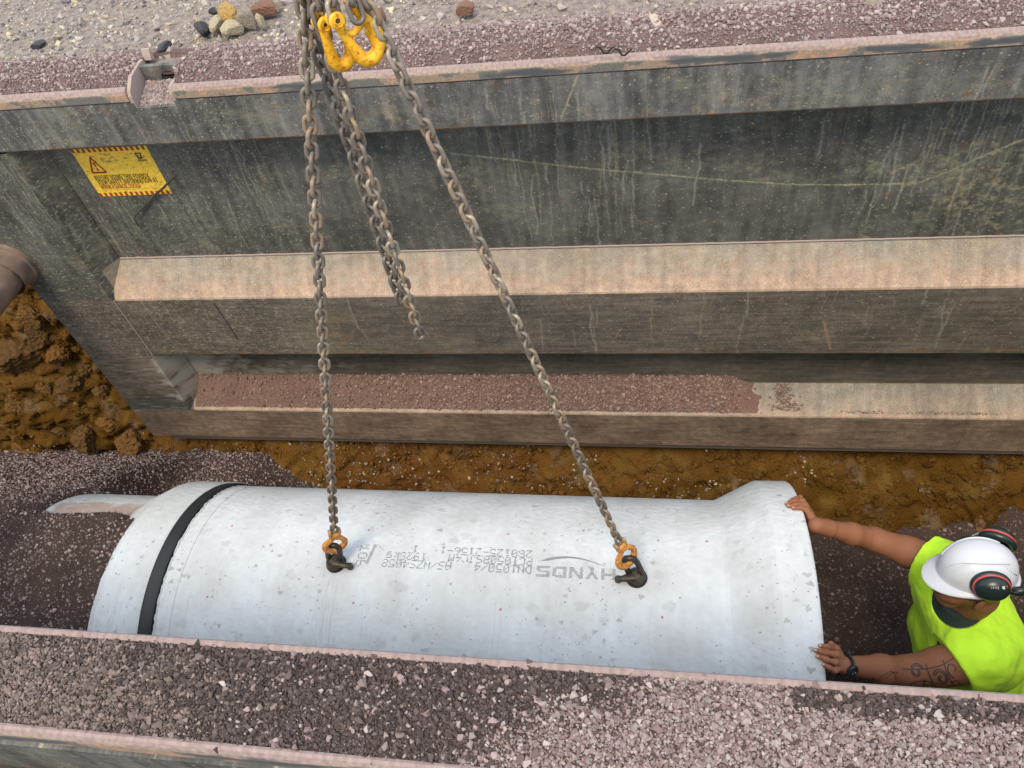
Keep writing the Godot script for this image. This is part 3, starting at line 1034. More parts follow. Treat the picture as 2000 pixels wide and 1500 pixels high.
func pipes():
	M.concrete = StandardMaterial3D.new()
	M.concrete.albedo_texture = pipe_texture(31)
	M.concrete.roughness = 0.78
	M.concrete.metallic_specular = 0.4
	bump(M.concrete, 45, 0.12, 0.5)
	M.concrete.uv1_scale = Vector3.ONE
	var prof := [Vector2(-1.971, 0.525), Vector2(-1.971, 0.598), Vector2(-1.905, 0.600), Vector2(-1.902, 0.610), Vector2(-1.838, 0.6105), Vector2(-1.836, 0.6075), Vector2(-1.822, 0.6075), Vector2(-1.820, 0.610),
		Vector2(0.285, 0.610), Vector2(0.300, 0.614), Vector2(0.440, 0.690), Vector2(0.456, 0.697), Vector2(0.462, 0.699), Vector2(0.577, 0.700), Vector2(0.583, 0.697), Vector2(0.586, 0.690),
		Vector2(0.586, 0.655), Vector2(0.580, 0.647), Vector2(0.46, 0.640), Vector2(0.455, 0.525), Vector2(-1.971, 0.525)]
	var t := thing("concrete_pipe", Vector3.ZERO, "pale grey concrete pipe with printed lettering hanging from two lifting clutches", "pipe")
	var barrel := obj("barrel", pipe_lathe(prof, 0.0), M.concrete, t)
	var g := G.new()
	# ragged mortar at the end of the barrel
	M.mortar = mat(0.50, 0.51, 0.50, 0.9)
	var pts := PackedVector3Array()
	var rad := []
	for k in 300:
		var an := TAU * k / 300.0
		var rr := 0.607 + rng.randf() * 0.004
		pts.append(PA + Vector3(-1.903 + rng.randfn(0.0, 0.0022), cos(an) * rr, sin(an) * rr))
		rad.append(rng.randf_range(0.003, 0.0065))
	g.tube(pts, rad, 6, true)
	obj("mortar_lip", g.mesh(), M.mortar, t)
	M.rubber = mat(0.018, 0.019, 0.021, 0.55)
	g = G.new()
	g.lathe(PA, Vector3(1, 0, 0), [Vector2(-1.970, 0.601), Vector2(-1.967, 0.618), Vector2(-1.958, 0.623), Vector2(-1.920, 0.623), Vector2(-1.911, 0.618), Vector2(-1.909, 0.601)], 120)
	obj("rubber_ring", g.mesh(), M.rubber, t)
	# printing
	M.ink = mat(0.245, 0.26, 0.27, 0.85)
	g = G.new()
	var px := 0.00415
	var py := 0.0050
	dots(g, "DN1050/4   AS/NZS4058", -0.425, -0.0125, px * 1.12, py)
	dots(g, "PC1050BSJC4M   1928kg", -0.425, -0.0465, px * 1.1, py)
	dots(g, "280125-2156-1   1", -0.43, -0.0800, px * 1.12, py)
	dots(g, "TOP", -1.100, -0.085, 0.0056, 0.0056, true)
	for k in 18:   # the bar beside TOP
		ink(g, -1.060 - k * 0.0008 + rng.randfn(0.0, 0.0006), -0.092 + k * 0.0050, 0.013 * rng.randf_range(0.8, 1.1), 0.0034)
	for k in 9:
		ink(g, -1.050 + k * 0.004, -0.094 + k * 0.0035, 0.004, 0.0016)
	# logo: five wide letters in scan lines under a tapering arc
	var glyph := {
		"H": [[0, 0, 0.24, 1], [0.76, 0, 1, 1], [0.24, 0.4, 0.76, 0.62]],
		"Y": [], "N": [], "D": [[0, 0, 0.25, 1], [0.25, 0, 0.78, 0.2], [0.25, 0.8, 0.78, 1], [0.74, 0.15, 1, 0.85]],
		"S": [[0.05, 0.8, 1, 1], [0, 0.55, 0.26, 0.85], [0.1, 0.42, 0.9, 0.6], [0.74, 0.15, 1, 0.45], [0, 0, 0.95, 0.2]]}
	var lx := [-0.108, -0.168, -0.228, -0.290, -0.352]
	var wd := 0.052
	var letters := "HYNDS"
	for li in 5:
		for j in 9:
			var f := (j + 0.5) / 9.0   # 0 bottom .. 1 top of the letter
			var arc := -0.032 + f * 0.046
			var spans := []
			match letters[li]:
				"Y":
					if f < 0.42: spans = [[0.37, 0.63]]
					else:
						var o := (f - 0.42) / 0.58 * 0.37
						spans = [[0.37 - o, 0.63 - o], [0.37 + o, 0.63 + o]]
				"N":
					spans = [[0.0, 0.22], [0.78, 1.0], [0.72 * (1.0 - f), 0.72 * (1.0 - f) + 0.28]]
				_:
					for r in glyph[letters[li]]:
						if f >= r[1] and f <= r[3]: spans.append([r[0], r[2]])
			for s in spans:
				var xa: float = lx[li] - s[0] * wd
				var xb: float = lx[li] - s[1] * wd
				ink(g, (xa + xb) / 2 + rng.randfn(0.0, 0.0008), arc, absf(xb - xa), 0.0033)
	for k in 60:
		var f := k / 59.0
		var x := lerpf(-0.150, -0.395, f)
		var arc := -0.042 - sin(f * PI * 0.93) * 0.030 - f * 0.002
		ink(g, x, arc, 0.0046, 0.0018 + 0.014 * f * (1.0 - smoothstep(0.85, 1.0, f)) * rng.randf_range(0.8, 1.05))
	obj("lettering", g.mesh(), M.ink, barrel)
	# pipe already laid, its socket round the joint
	M.concrete2 = M.concrete.duplicate()
	M.concrete2.albedo_texture = pipe_texture(77)
	var q := thing("concrete_pipe", Vector3(0, LY - PA.y, 0), "laid concrete pipe with only its socket clear of the gravel", "pipe")
	var prof2 := [Vector2(-4.4, 0.525), Vector2(-4.4, 0.61), Vector2(-2.364, 0.61), Vector2(-2.350, 0.613), Vector2(-2.210, 0.682), Vector2(-2.196, 0.688), Vector2(-2.18, 0.690), Vector2(-1.986, 0.690), Vector2(-1.980, 0.687), Vector2(-1.977, 0.680),
		Vector2(-1.977, 0.655), Vector2(-1.983, 0.648), Vector2(-2.10, 0.645), Vector2(-2.105, 0.525), Vector2(-4.4, 0.525)]
	obj("barrel", pipe_lathe(prof2, 0.0), M.concrete2, q)

# ---------------------------------------------------------------- chains and lifting gear
func link_mesh() -> ArrayMesh:
	var g := G.new()
	var pts := PackedVector3Array()
	var hw := 0.0122
	var hs := 0.0088
	for k in 9:
		var a := PI * k / 8.0
		pts.append(Vector3(cos(a) * hw, hs + sin(a) * hw, 0))
	for k in 9:
		var a := PI + PI * k / 8.0
		pts.append(Vector3(cos(a) * hw, -hs + sin(a) * hw, 0))
	g.tube(pts, 0.0053, 8, true, 1.0, Vector3(0, 0, 1))
	return g.mesh()
const PITCH := 0.0312
func chain(t: Node3D, pts: Array, mats: Array, twist := 0.0, phase := 0):
	# links along a polyline, each turned a quarter against the one before
	var acc := 0.0
	var n := phase
	var seg := 0
	var a: Vector3 = pts[0]
	var left := PITCH * 0.5
	while seg < pts.size() - 1:
		var p: Vector3 = pts[seg]
		var q: Vector3 = pts[seg + 1]
		var ln := p.distance_to(q)
		var d := (q - p) / ln
		while left <= ln:
			var c := p + d * left
			var s := d.cross(Vector3(CF.x, CF.y, CF.z)).normalized()
			var b := Basis(s, d, s.cross(d))
			b = b.rotated(d, (PI / 2 if n % 2 else 0.0) + twist + rng.randfn(0.0, 0.10))
			b = b.rotated(s, rng.randfn(0.0, 0.03))
			var o := obj("link", M.link, mats[rng.randi() % mats.size()], t)
			o.transform = Transform3D(b, c - t.position)
			n += 1
			left += PITCH
		left -= ln
		seg += 1
func hook_frame(at: Vector3, axis: Vector3, yaw: float) -> Transform3D:
	# y along axis, x to the right of the picture before yaw
	var z := (-CF - axis * (-CF).dot(axis)).normalized()
	var x := axis.cross(z)
	return Transform3D(Basis(x, axis, z).rotated(axis, yaw), at)
func arc_pts(c: Vector2, r: float, a0: float, a1: float, n: int, z := 0.0) -> PackedVector3Array:
	var p := PackedVector3Array()
	for i in n + 1:
		var a := deg_to_rad(lerpf(a0, a1, float(i) / n))
		p.append(Vector3(c.x + cos(a) * r, c.y + sin(a) * r, z))
	return p
func eye_disc(g: G, c: Vector3, axis: Vector3, r: float, hole: float, th: float):
	g.lathe(c - axis * th / 2, axis, [Vector2(0.002, hole), Vector2(0.0, hole + 0.001), Vector2(0.0, r - 0.003), Vector2(0.003, r), Vector2(th - 0.003, r), Vector2(th, r - 0.003), Vector2(th, hole + 0.001), Vector2(th - 0.002, hole), Vector2(0.002, hole)], 24)
func yellow_hook(at: Vector3, axis: Vector3, yaw: float, label: String, sc: float, grab: bool):
	var t := thing("chain_hook", at, label, "hook", "yellow hooks on the chain sling")
	t.transform = hook_frame(at, axis, yaw).scaled_local(Vector3.ONE * sc)
	var g := G.new()
	var pts := PackedVector3Array([Vector3(0, -0.010, 0), Vector3(0.0, -0.022, 0), Vector3(0.001, -0.036, 0), Vector3(0.001, -0.050, 0), Vector3(0.003, -0.062, 0)])
	pts.append_array(arc_pts(Vector2(0.024, -0.070), 0.021, 185, 345, 9))
	pts.append_array(PackedVector3Array([Vector3(0.0445, -0.062, 0), Vector3(0.042, -0.050, 0), Vector3(0.039, -0.042, 0)]))
	var rad := [0.0095, 0.009, 0.0095, 0.0105, 0.0115, 0.0125, 0.013, 0.0135, 0.014, 0.014, 0.014, 0.0135, 0.013, 0.012, 0.011, 0.0095, 0.0070, 0.0040]
	g.tube(pts, rad, 14, false, 1.05, Vector3(0, 0, 1))
	obj("hook_body", g.mesh(), M.yellow, t)
	for s in [-1.0, 1.0]:
		g = G.new()
		eye_disc(g, Vector3(0, 0.004, s * 0.0125), Vector3(0, 0, 1), 0.0155, 0.0042, 0.0085)
		g.tube(PackedVector3Array([Vector3(0, -0.002, s * 0.0125), Vector3(0, -0.014, s * 0.009), Vector3(0, -0.024, s * 0.002)]), [0.010, 0.0085, 0.007], 10, false, 0.7, Vector3(1, 0, 0))
		obj("clevis_ear", g.mesh(), M.yellow, t)
	g = G.new()
	g.tube(PackedVector3Array([Vector3(0, 0.004, -0.0155), Vector3(0, 0.004, 0.0155)]), 0.0036, 10)
	obj("clevis_pin", g.mesh(), M.iron, t)
	if grab:
		# second limb of the shortening hook: from its own pair of ears into the bowl
		g = G.new()
		g.tube(PackedVector3Array([Vector3(0.040, -0.002, 0.004), Vector3(0.046, -0.020, 0.002), Vector3(0.052, -0.040, 0), Vector3(0.054, -0.058, 0), Vector3(0.050, -0.074, 0), Vector3(0.038, -0.086, 0)]), [0.008, 0.010, 0.0115, 0.013, 0.0135, 0.012], 14, false, 1.1, Vector3(0, 0, 1))
		g.tube(PackedVector3Array([Vector3(0.002, -0.026, 0), Vector3(0.016, -0.034, 0.001), Vector3(0.034, -0.028, 0.002), Vector3(0.044, -0.018, 0.002)]), [0.008, 0.007, 0.008, 0.009], 12, false, 1.0, Vector3(0, 0, 1))
		obj("grab_limb", g.mesh(), M.yellow, t)
		for s in [-1.0, 1.0]:
			g = G.new()
			g.tube(PackedVector3Array([Vector3(0.042, -0.012, s * 0.005), Vector3(0.038, 0.004, s * 0.013), Vector3(0.036, 0.016, s * 0.014)]), [0.0085, 0.0085, 0.0065], 10, false, 0.8, Vector3(1, 0, 0))
			obj("clevis_ear", g.mesh(), M.yellow, t)
func clutch(at: Vector3, axis: Vector3, lever: float, label: String):
	# ring clutch on the anchor head in the crown of the pipe; y up, x along the trench
	var t := thing("lifting_clutch", at, label, "lifting clutch", "clutches on the pipe crown")
	var g := G.new()
	g.lathe(Vector3(0, -0.004, 0), Vector3.UP, [Vector2(0, 0.0), Vector2(0.0, 0.040), Vector2(0.006, 0.040), Vector2(0.006, 0.0)], 32)
	obj("recess_former", g.mesh(), M.rubber, t)
	g = G.new()
	g.lathe(Vector3(0, 0.001, 0), Vector3(0.0, 0.97, 0.2).normalized(), [Vector2(0, 0.0), Vector2(0.004, 0.030), Vector2(0.012, 0.034), Vector2(0.024, 0.033), Vector2(0.036, 0.026), Vector2(0.042, 0.014), Vector2(0.043, 0.0)], 28)
	obj("clutch_body", g.mesh(), M.iron, t)
	g = G.new()
	g.tube(PackedVector3Array([Vector3(lever * 0.005, 0.030, 0.012), Vector3(lever * 0.030, 0.030, 0.016), Vector3(lever * 0.050, 0.024, 0.018), Vector3(lever * 0.064, 0.018, 0.018)]), [0.020, 0.017, 0.012, 0.010], 12, false, 0.7, Vector3.UP)
	g.lathe(Vector3(lever * 0.066, 0.010, 0.018), Vector3.UP, [Vector2(0, 0), Vector2(0, 0.013), Vector2(0.014, 0.013), Vector2(0.014, 0.0)], 18)
	obj("release_lever", g.mesh(), M.iron, t)
	# bail
	g = G.new()
	var z := Vector3(1, 0, 0)
	var x := axis.cross(z).normalized()
	z = x.cross(axis).normalized()
	var pts := PackedVector3Array()
	var o := Vector3(0, 0.024, 0)
	for s in [[-0.020, 0.0], [-0.024, 0.03], [-0.024, 0.075], [-0.020, 0.100], [-0.009, 0.112], [0.009, 0.112], [0.020, 0.100], [0.024, 0.075], [0.024, 0.03], [0.020, 0.0]]:
		pts.append(o + z * s[0] + axis * s[1])
	g.tube(pts, 0.0115, 8, false, 1.0, x, true)
	obj("bail", g.mesh(), M.iron, t)
func sling_hook(at: Vector3, axis: Vector3, yaw: float, label: String):
	# orange hook at the end of a chain, closed over the bail of a clutch
	var t := thing("sling_hook", at, label, "hook", "orange hooks at the chain ends")
	t.transform = Transform3D(hook_frame(at, axis, yaw).basis.scaled_local(Vector3.ONE * 1.12), at)
	var g := G.new()
	var pts := PackedVector3Array([Vector3(0.0, -0.012, 0)])
	pts.append_array(arc_pts(Vector2(0.0, -0.066), 0.034, 112, 395, 20))
	var rad := []
	for i in pts.size():
		rad.append(lerpf(0.0085, 0.0125, sin(PI * i / (pts.size() - 1))) )
	rad[pts.size() - 1] = 0.006
	g.tube(pts, rad, 12, false, 0.95, Vector3(0, 0, 1))
	obj("hook_body", g.mesh(), M.orange, t)
	g = G.new()
	g.tube(PackedVector3Array([Vector3(0.002, -0.022, 0), Vector3(0.020, -0.030, 0.002), Vector3(0.034, -0.052, 0.003), Vector3(0.033, -0.070, 0.003)]), [0.010, 0.010, 0.009, 0.006], 10, false, 0.75, Vector3(0, 0, 1))
	obj("safety_latch", g.mesh(), M.orange, t)
	g = G.new()
	g.box(Vector3(0.0, -0.006, 0), Vector3(0.040, 0.022, 0.020), Basis.IDENTITY, 0.005)
	obj("clevis", g.mesh(), M.orange, t)
	for s in [-1.0, 1.0]:
		g = G.new()
		eye_disc(g, Vector3(s * 0.016, 0.012, 0), Vector3(1, 0, 0), 0.0125, 0.003, 0.010)
		obj("clevis_ear", g.mesh(), M.brass, t)
func lifting_gear():
	M.link = link_mesh()
	M.iron = mat(0.105, 0.095, 0.085, 0.45, 0.35)
	M.iron.albedo_texture = ramp_tex(71, 0.02, [[0.0, Color8(120, 112, 102)], [0.5, Color8(190, 180, 165)], [1.0, Color8(255, 246, 230)]], 256)
	var rust := mat(0.27, 0.195, 0.13, 0.6, 0.15)
	var worn := mat(0.34, 0.285, 0.215, 0.45, 0.25)
	var dull := mat(0.195, 0.16, 0.125, 0.55, 0.2)
	var lks := [worn, dull, rust, dull]
	var dark := [mat(0.16, 0.135, 0.11, 0.5, 0.25), mat(0.19, 0.16, 0.125, 0.55, 0.2)]
	M.yellow = mat(0.86, 0.45, 0.016, 0.55)
	M.yellow.albedo_texture = ramp_tex(72, 0.03, [[0.0, Color8(150, 110, 80)], [0.32, Color8(206, 188, 160)], [0.45, Color8(250, 248, 240)], [1.0, Color8(255, 255, 255)]], 256)
	M.orange = mat(0.78, 0.36, 0.085, 0.55)
	M.orange.albedo_texture = ramp_tex(73, 0.05, [[0.0, Color8(130, 108, 92)], [0.4, Color8(200, 182, 164)], [0.55, Color8(255, 255, 255)]], 256)
	for mm in [M.orange, M.yellow, M.iron]:
		mm.uv1_triplanar = true
		mm.uv1_scale = Vector3.ONE * 7.0
	M.brass = mat(0.42, 0.27, 0.13, 0.5, 0.2)
	var apex := EYE + (CX * (578.0 - 1000.0) + CD * (-227.0 - 750.0) + CF * F) / F * 1.35
	var a1 := on_pipe(-1.198, 0.0, 0.612)
	var a2 := on_pipe(-0.031, 0.0, 0.612)
	var d1 := (apex - a1).normalized()
	var d2 := (apex - a2).normalized()
	var labels := ["dark lifting clutch on the pipe beside the printed word TOP", "dark lifting clutch on the pipe between the printed logo and the socket"]
	clutch(a1, d1, 1.0, labels[0])
	clutch(a2, d2, -1.0, labels[1])
	var h := 0.215
	sling_hook(a1 + d1 * h, d1, 0.55, "worn orange hook in the clutch beside the word TOP")
	sling_hook(a2 + d2 * h, d2, 0.35, "worn orange hook in the clutch near the printed logo")
	var t := thing("lifting_chain", a1, "taut grey chain running down to the clutch beside the word TOP", "chain", "chains of the lifting sling")
	chain(t, [a1 + d1 * (h + 0.020), apex], lks, 0.1)
	t = thing("lifting_chain", a2, "taut grey chain slanting down to the clutch near the pipe's socket", "chain", "chains of the lifting sling")
	chain(t, [a2 + d2 * (h + 0.020), apex + Vector3(0.03, 0, 0)], lks, 0.75)
	# slack tails hanging straight down behind the yellow hooks
	var e1 := at_z(822, 658, -1.47)
	t = thing("chain_tail", e1, "slack chain tail hanging free in front of the panel, the longer of two", "chain", "chains of the lifting sling")
	chain(t, [e1, Vector3(e1.x - 0.002, 0.62, -1.475), apex + Vector3(0.03, -0.03, 0.0)], lks, 0.4)
	var e2 := at_z(783, 590, -1.485)
	t = thing("chain_tail", e2, "slack darker chain tail hanging behind another, the shorter of two", "chain", "chains of the lifting sling")
	chain(t, [e2, Vector3(e2.x - 0.004, 0.1, -1.495), Vector3(e2.x - 0.008, 0.56, -1.50), apex + Vector3(-0.02, -0.03, -0.02)], dark, 0.9)
	# yellow hooks on short lengths of chain
	var k1 := at_z(629, 48, -1.44)
	var k2 := at_z(657, 42, -1.42)
	yellow_hook(k1, Vector3(0.05, 1, 0.0).normalized(), 0.62, "yellow open chain hook hanging beside the taut chain", 1.0, false)
	yellow_hook(k2, Vector3(-0.28, 1, 0.05).normalized(), 0.1, "yellow shortening hook with a slot between two limbs", 1.05, true)
	t = thing("hanging_chain", k1, "short chain holding the open yellow hook", "chain", "chains of the lifting sling")
	chain(t, [k1 + Vector3(0, 0.002, 0), apex + Vector3(-0.01, -0.02, 0.015)], lks, 0.3)
	t = thing("hanging_chain", k2, "short chain holding the slotted yellow shortening hook", "chain", "chains of the lifting sling")
	chain(t, [k2 + Vector3(0, 0.002, 0), apex + Vector3(0.015, -0.02, 0.02)], lks, 0.9)
	var k3 := k2 + Vector3(0.045, 0.0, 0.0)
	t = thing("hanging_chain", k3, "short chain running up from the second limb of the shortening hook", "chain", "chains of the lifting sling")
	chain(t, [k3, apex + Vector3(0.03, -0.02, 0.02)], dark, 0.2)
	# master link above them
	var g := G.new()
	var pts := arc_pts(Vector2(0, 0.06), 0.045, 0, 180, 10)
	pts.append_array(arc_pts(Vector2(0, -0.02), 0.045, 180, 360, 10))
	g.tube(pts, 0.011, 10, true, 1.0, Vector3(0, 0, 1))
	var ml := obj("master_link", g.mesh(), M.iron)
	ml.position = apex + Vector3(0, 0.03, 0)
	tag(ml, "large oval steel link from which all the chains hang", "chain link")
# ---------------------------------------------------------------- stones
func rock_mesh(sd: int, level := 1, cuts := 9, rough := 0.0) -> ArrayMesh:
	# a ball cut flat by random planes: an angular broken stone
	var r := RandomNumberGenerator.new()
	r.seed = sd
	var t := (1.0 + sqrt(5.0)) / 2.0
	var vs := [Vector3(-1, t, 0), Vector3(1, t, 0), Vector3(-1, -t, 0), Vector3(1, -t, 0), Vector3(0, -1, t), Vector3(0, 1, t), Vector3(0, -1, -t), Vector3(0, 1, -t), Vector3(t, 0, -1), Vector3(t, 0, 1), Vector3(-t, 0, -1), Vector3(-t, 0, 1)]
	var fs := [[0, 11, 5], [0, 5, 1], [0, 1, 7], [0, 7, 10], [0, 10, 11], [1, 5, 9], [5, 11, 4], [11, 10, 2], [10, 7, 6], [7, 1, 8], [3, 9, 4], [3, 4, 2], [3, 2, 6], [3, 6, 8], [3, 8, 9], [4, 9, 5], [2, 4, 11], [6, 2, 10], [8, 6, 7], [9, 8, 1]]
	for i in vs.size(): vs[i] = vs[i].normalized()
	for l in level:
		var nf := []
		var mid := {}
		for f in fs:
			var m := []
			for e in 3:
				var a: int = f[e]
				var b: int = f[(e + 1) % 3]
				var key := mini(a, b) * 100000 + maxi(a, b)
				if not mid.has(key):
					mid[key] = vs.size()
					vs.append((vs[a] + vs[b]).normalized())
				m.append(mid[key])
			nf.append([f[0], m[0], m[2]]); nf.append([f[1], m[1], m[0]]); nf.append([f[2], m[2], m[1]]); nf.append([m[0], m[1], m[2]])
		fs = nf
	var pl := []
	for i in cuts:
		var n := Vector3(r.randfn(), r.randfn(), r.randfn()).normalized()
		pl.append([n, r.randf_range(0.5, 0.85)])
	var nf := noise(sd + 5, 1.6, 4)
	for i in vs.size():
		var v: Vector3 = vs[i]
		var k := 1.0
		for p in pl:
			var d: float = v.dot(p[0])
			if d > 0.05: k = minf(k, p[1] / d)
		vs[i] = v * k * (1.0 + rough * nf.get_noise_3dv(v * 2.0))
	var g := G.new()
	for f in fs:
		g.tri(vs[f[0]], vs[f[1]], vs[f[2]])
	return g.mesh()
func chip_mesh(sd: int, pts := 11) -> ArrayMesh:
	# convex hull of a few random points: a sharp crushed chip
	var r := RandomNumberGenerator.new()
	r.seed = sd
	var v := []
	while v.size() < pts:
		var p := Vector3(r.randfn(), r.randfn(), r.randfn()).normalized() * r.randf_range(0.82, 1.08)
		var ok := true
		for q in v:
			if p.distance_to(q) < 0.55: ok = false
		if ok: v.append(p)
	var g := G.new()
	for i in pts:
		for j in range(i + 1, pts):
			for k in range(j + 1, pts):
				var n: Vector3 = (v[j] - v[i]).cross(v[k] - v[i]).normalized()
				var d := n.dot(v[i])
				var pos := 0
				var neg := 0
				for m in pts:
					if m == i or m == j or m == k: continue
					if n.dot(v[m]) > d: pos += 1
					else: neg += 1
				if pos == 0: g.tri(v[i], v[j], v[k])
				elif neg == 0: g.tri(v[i], v[k], v[j])
	return g.mesh()
func scatter(called: String, label: String, n: int, mesh: Mesh, m: Material, place: Callable, parent: Node = null):
	# place(i) gives [position, size, colour] or null
	var xs := []
	for i in n:
		var p = place.call(i)
		if p != null: xs.append(p)
	var mm := MultiMesh.new()
	mm.transform_format = MultiMesh.TRANSFORM_3D
	mm.use_colors = true
	mm.mesh = mesh
	mm.instance_count = xs.size()
	for i in xs.size():
		var b := Basis(Vector3(rng.randfn(), rng.randfn(), rng.randfn()).normalized(), rng.randf() * TAU)
		var s: float = xs[i][1] * 0.5
		b = b.scaled_local(Vector3(s * rng.randf_range(0.8, 1.35), s * rng.randf_range(0.55, 0.9), s * rng.randf_range(0.75, 1.1)))
		mm.set_instance_transform(i, Transform3D(b, xs[i][0]))
		mm.set_instance_color(i, xs[i][2])
	var o := MultiMeshInstance3D.new()
	o.multimesh = mm
	o.material_override = m
	o.name = numbered(called)
	add_child(o)
	tag(o, label, "clay" if called == "clay_crumbs" else "gravel", "", "stuff")
func pinkish(lo := 0.6, hi := 1.25) -> Color:
	var k := rng.randf_range(lo, hi)
	var t := rng.randf()
	var c := Color(0.275, 0.200, 0.185)
	if t > 0.72: c = Color(0.345, 0.285, 0.255)
	elif t < 0.2: c = Color(0.21, 0.138, 0.122)
	return Color(c.r * k, c.g * k, c.b * k)
func sizes(lo: float, hi: float) -> float:
	return lo + (hi - lo) * pow(rng.randf(), 2.2)
func gravel():
	M.stone = vmat(0.9)
	var ra := chip_mesh(3, 12)
	var rb := chip_mesh(9, 9)
	var patch := noise(61, 3.2, 3)
	# --- near channel
	var top := func(x: float, z: float) -> float:
		var f := clampf(1.0 - absf(z + 0.361) / 0.088, 0.0, 1.0)
		return -0.016 + 0.020 * sqrt(f) + nz.fine.get_noise_3d(x, 30.0, z) * 0.005
	var fc := func(x: float, y: float, z: float) -> Color:
		var t: float = nz.tone2.get_noise_3d(x, y, z) * 0.5 + 0.5
		return Color(0.090, 0.062, 0.052).lerp(Color(0.140, 0.100, 0.085), t)
	tag(field("channel_fill", -3.0, 2.4, -0.444, -0.280, 0.010, top, fc, M.soil), "dark fines packed into the top channel beside the camera", "soil", "", "stuff")
	# damp dark stretch in the middle, dusty pale stone to the right and dull brownish stone to the left
	var damp := func(x: float, z: float) -> float:
		var n: float = patch.get_noise_3d(x * 1.6, 1.0, z * 4.0)
		var d := smoothstep(-1.15, -0.62, x + n * 0.45 - (z + 0.36) * 1.2) * smoothstep(-0.04, -0.20, x + n * 0.12 + (z + 0.36) * 1.6)
		if x > 0.22: d = maxf(d, smoothstep(-0.395, -0.415, z + n * 0.02))
		return d
	for spec in [[46000, 0.002, 0.0055, rb], [32000, 0.004, 0.009, ra], [3600, 0.008, 0.018, rb]]:
		scatter("gravel", "crushed stone heaped along the top of the near panel", spec[0], spec[3], M.stone, func(_i):
			var x := rng.randf_range(-1.5, 0.95)
			var z := rng.randf_range(-0.446, -0.276)
			var s := sizes(spec[1], spec[2])
			var c := pinkish(0.62, 1.18)
			var d: float = damp.call(x, z)
			if rng.randf() < d * (0.92 if spec[1] < 0.008 else 0.60):
				var k := rng.randf_range(0.55, 1.5)
				c = Color(0.070 * k, 0.048 * k, 0.043 * k)
			elif rng.randf() < smoothstep(-0.5, -0.8, x):
				var k := rng.randf_range(0.35, 1.1)
				c = Color(0.225 * k, 0.165 * k, 0.135 * k)
			return [Vector3(x, top.call(x, z) + s * rng.randf_range(0.0, 0.25) + rng.randf() * 0.004, z), s, Color(c.r, c.g, c.b)])
	# --- far channel and the spill behind it
	var ftop := func(x: float, z: float) -> float:
		var f := smoothstep(-2.425, -2.50, z) * smoothstep(-2.80, -2.58, z)
		return -0.030 + f * (0.055 + nz.mid.get_noise_3d(x, 40.0, z) * 0.012) + nz.fine.get_noise_3d(x, 31.0, z) * 0.006
	var fcol := func(x: float, y: float, z: float) -> Color:
		var t: float = nz.tone2.get_noise_3d(x, y, z) * 0.5 + 0.5
		return Color(0.115, 0.070, 0.064).lerp(Color(0.205, 0.140, 0.128), t)
	var pocket := func(x: float) -> bool: return x > NX0 - 0.008 and x < NX1 + 0.008
	var far_top := func(x: float, z: float) -> float:
		if pocket.call(x) and z > -2.66: return -0.080 + (-2.42 - z) * 0.34 if z > -2.535 else -0.05
		return ftop.call(x, z)
	tag(field("channel_fill", -3.5, 2.7, -2.80, -2.42, 0.012, far_top, fcol, M.soil), "red brown fines packed into the top channel of the far panel", "soil", "", "stuff")
	for spec in [[26000, 0.004, 0.009, rb], [12000, 0.008, 0.019, ra]]:
		scatter("gravel", "red brown crushed gravel along the top of the far panel", spec[0], spec[3], M.stone, func(_i):
			var x := rng.randf_range(-3.4, 2.5)
			var z := rng.randf_range(-2.785, -2.428)
			if pocket.call(x): return null
			if z < -2.73 and rng.randf() < (-2.73 - z) * 14.0: return null
			var s := sizes(spec[1], spec[2])
			return [Vector3(x, ftop.call(x, z) + s * 0.2, z), s, pinkish(0.62, 1.25)])
	scatter("gravel", "red brown grit along the inner lip of the far panel", 9000, rb, M.stone, func(_i):
		var x := rng.randf_range(-3.4, 2.5)
		var z := rng.randf_range(-2.50, -2.432)
		if pocket.call(x): return null
		var s := sizes(0.004, 0.011)
		return [Vector3(x, ftop.call(x, z) + s * 0.3, z), s, pinkish(0.62, 1.15)])
	scatter("gravel", "crushed gravel lying in the pocket of the far top rail", 3200, ra, M.stone, func(_i):
		var x := rng.randf_range(NX0 + 0.008, NX1 - 0.008)
		var z := rng.randf_range(-2.53, -2.424)
		var s := sizes(0.006, 0.016)
		return [Vector3(x, -0.078 + s * 0.1 + (-2.42 - z) * 0.36, z), s, pinkish(0.6, 1.2)])
	# --- gravel lying on the bottom rail
	var lx0 := at_z(400, 790, -2.47).x
	var lx1 := at_z(1478, 790, -2.47).x
	var ltop := func(x: float, z: float) -> float:
		var f := (z - ZR) / (ZF - ZR)
		var h := 0.060 * (1.0 - f) + 0.016 * sin(PI * clampf(f, 0.0, 1.0))
		h *= smoothstep(lx0 - 0.02, lx0 + 0.03, x) * smoothstep(lx1 + 0.03, lx1 - 0.22, x + nz.mid.get_noise_3d(x, 77.0, z * 3.0) * 0.12)
		return lerpf(-1.788, -1.886, f) - 0.006 + h + nz.fine.get_noise_3d(x, 50.0, z) * 0.005
	tag(field("ledge_fill", lx0 - 0.02, lx1 + 0.02, ZR + 0.002, ZF - 0.012, 0.012, ltop, func(x: float, y: float, z: float) -> Color:
		var t: float = nz.tone2.get_noise_3d(x, y, z) * 0.5 + 0.5
		return Color(0.16, 0.095, 0.075).lerp(Color(0.235, 0.15, 0.12), t), M.soil), "red brown fines lying on the bottom rail", "soil", "", "stuff")
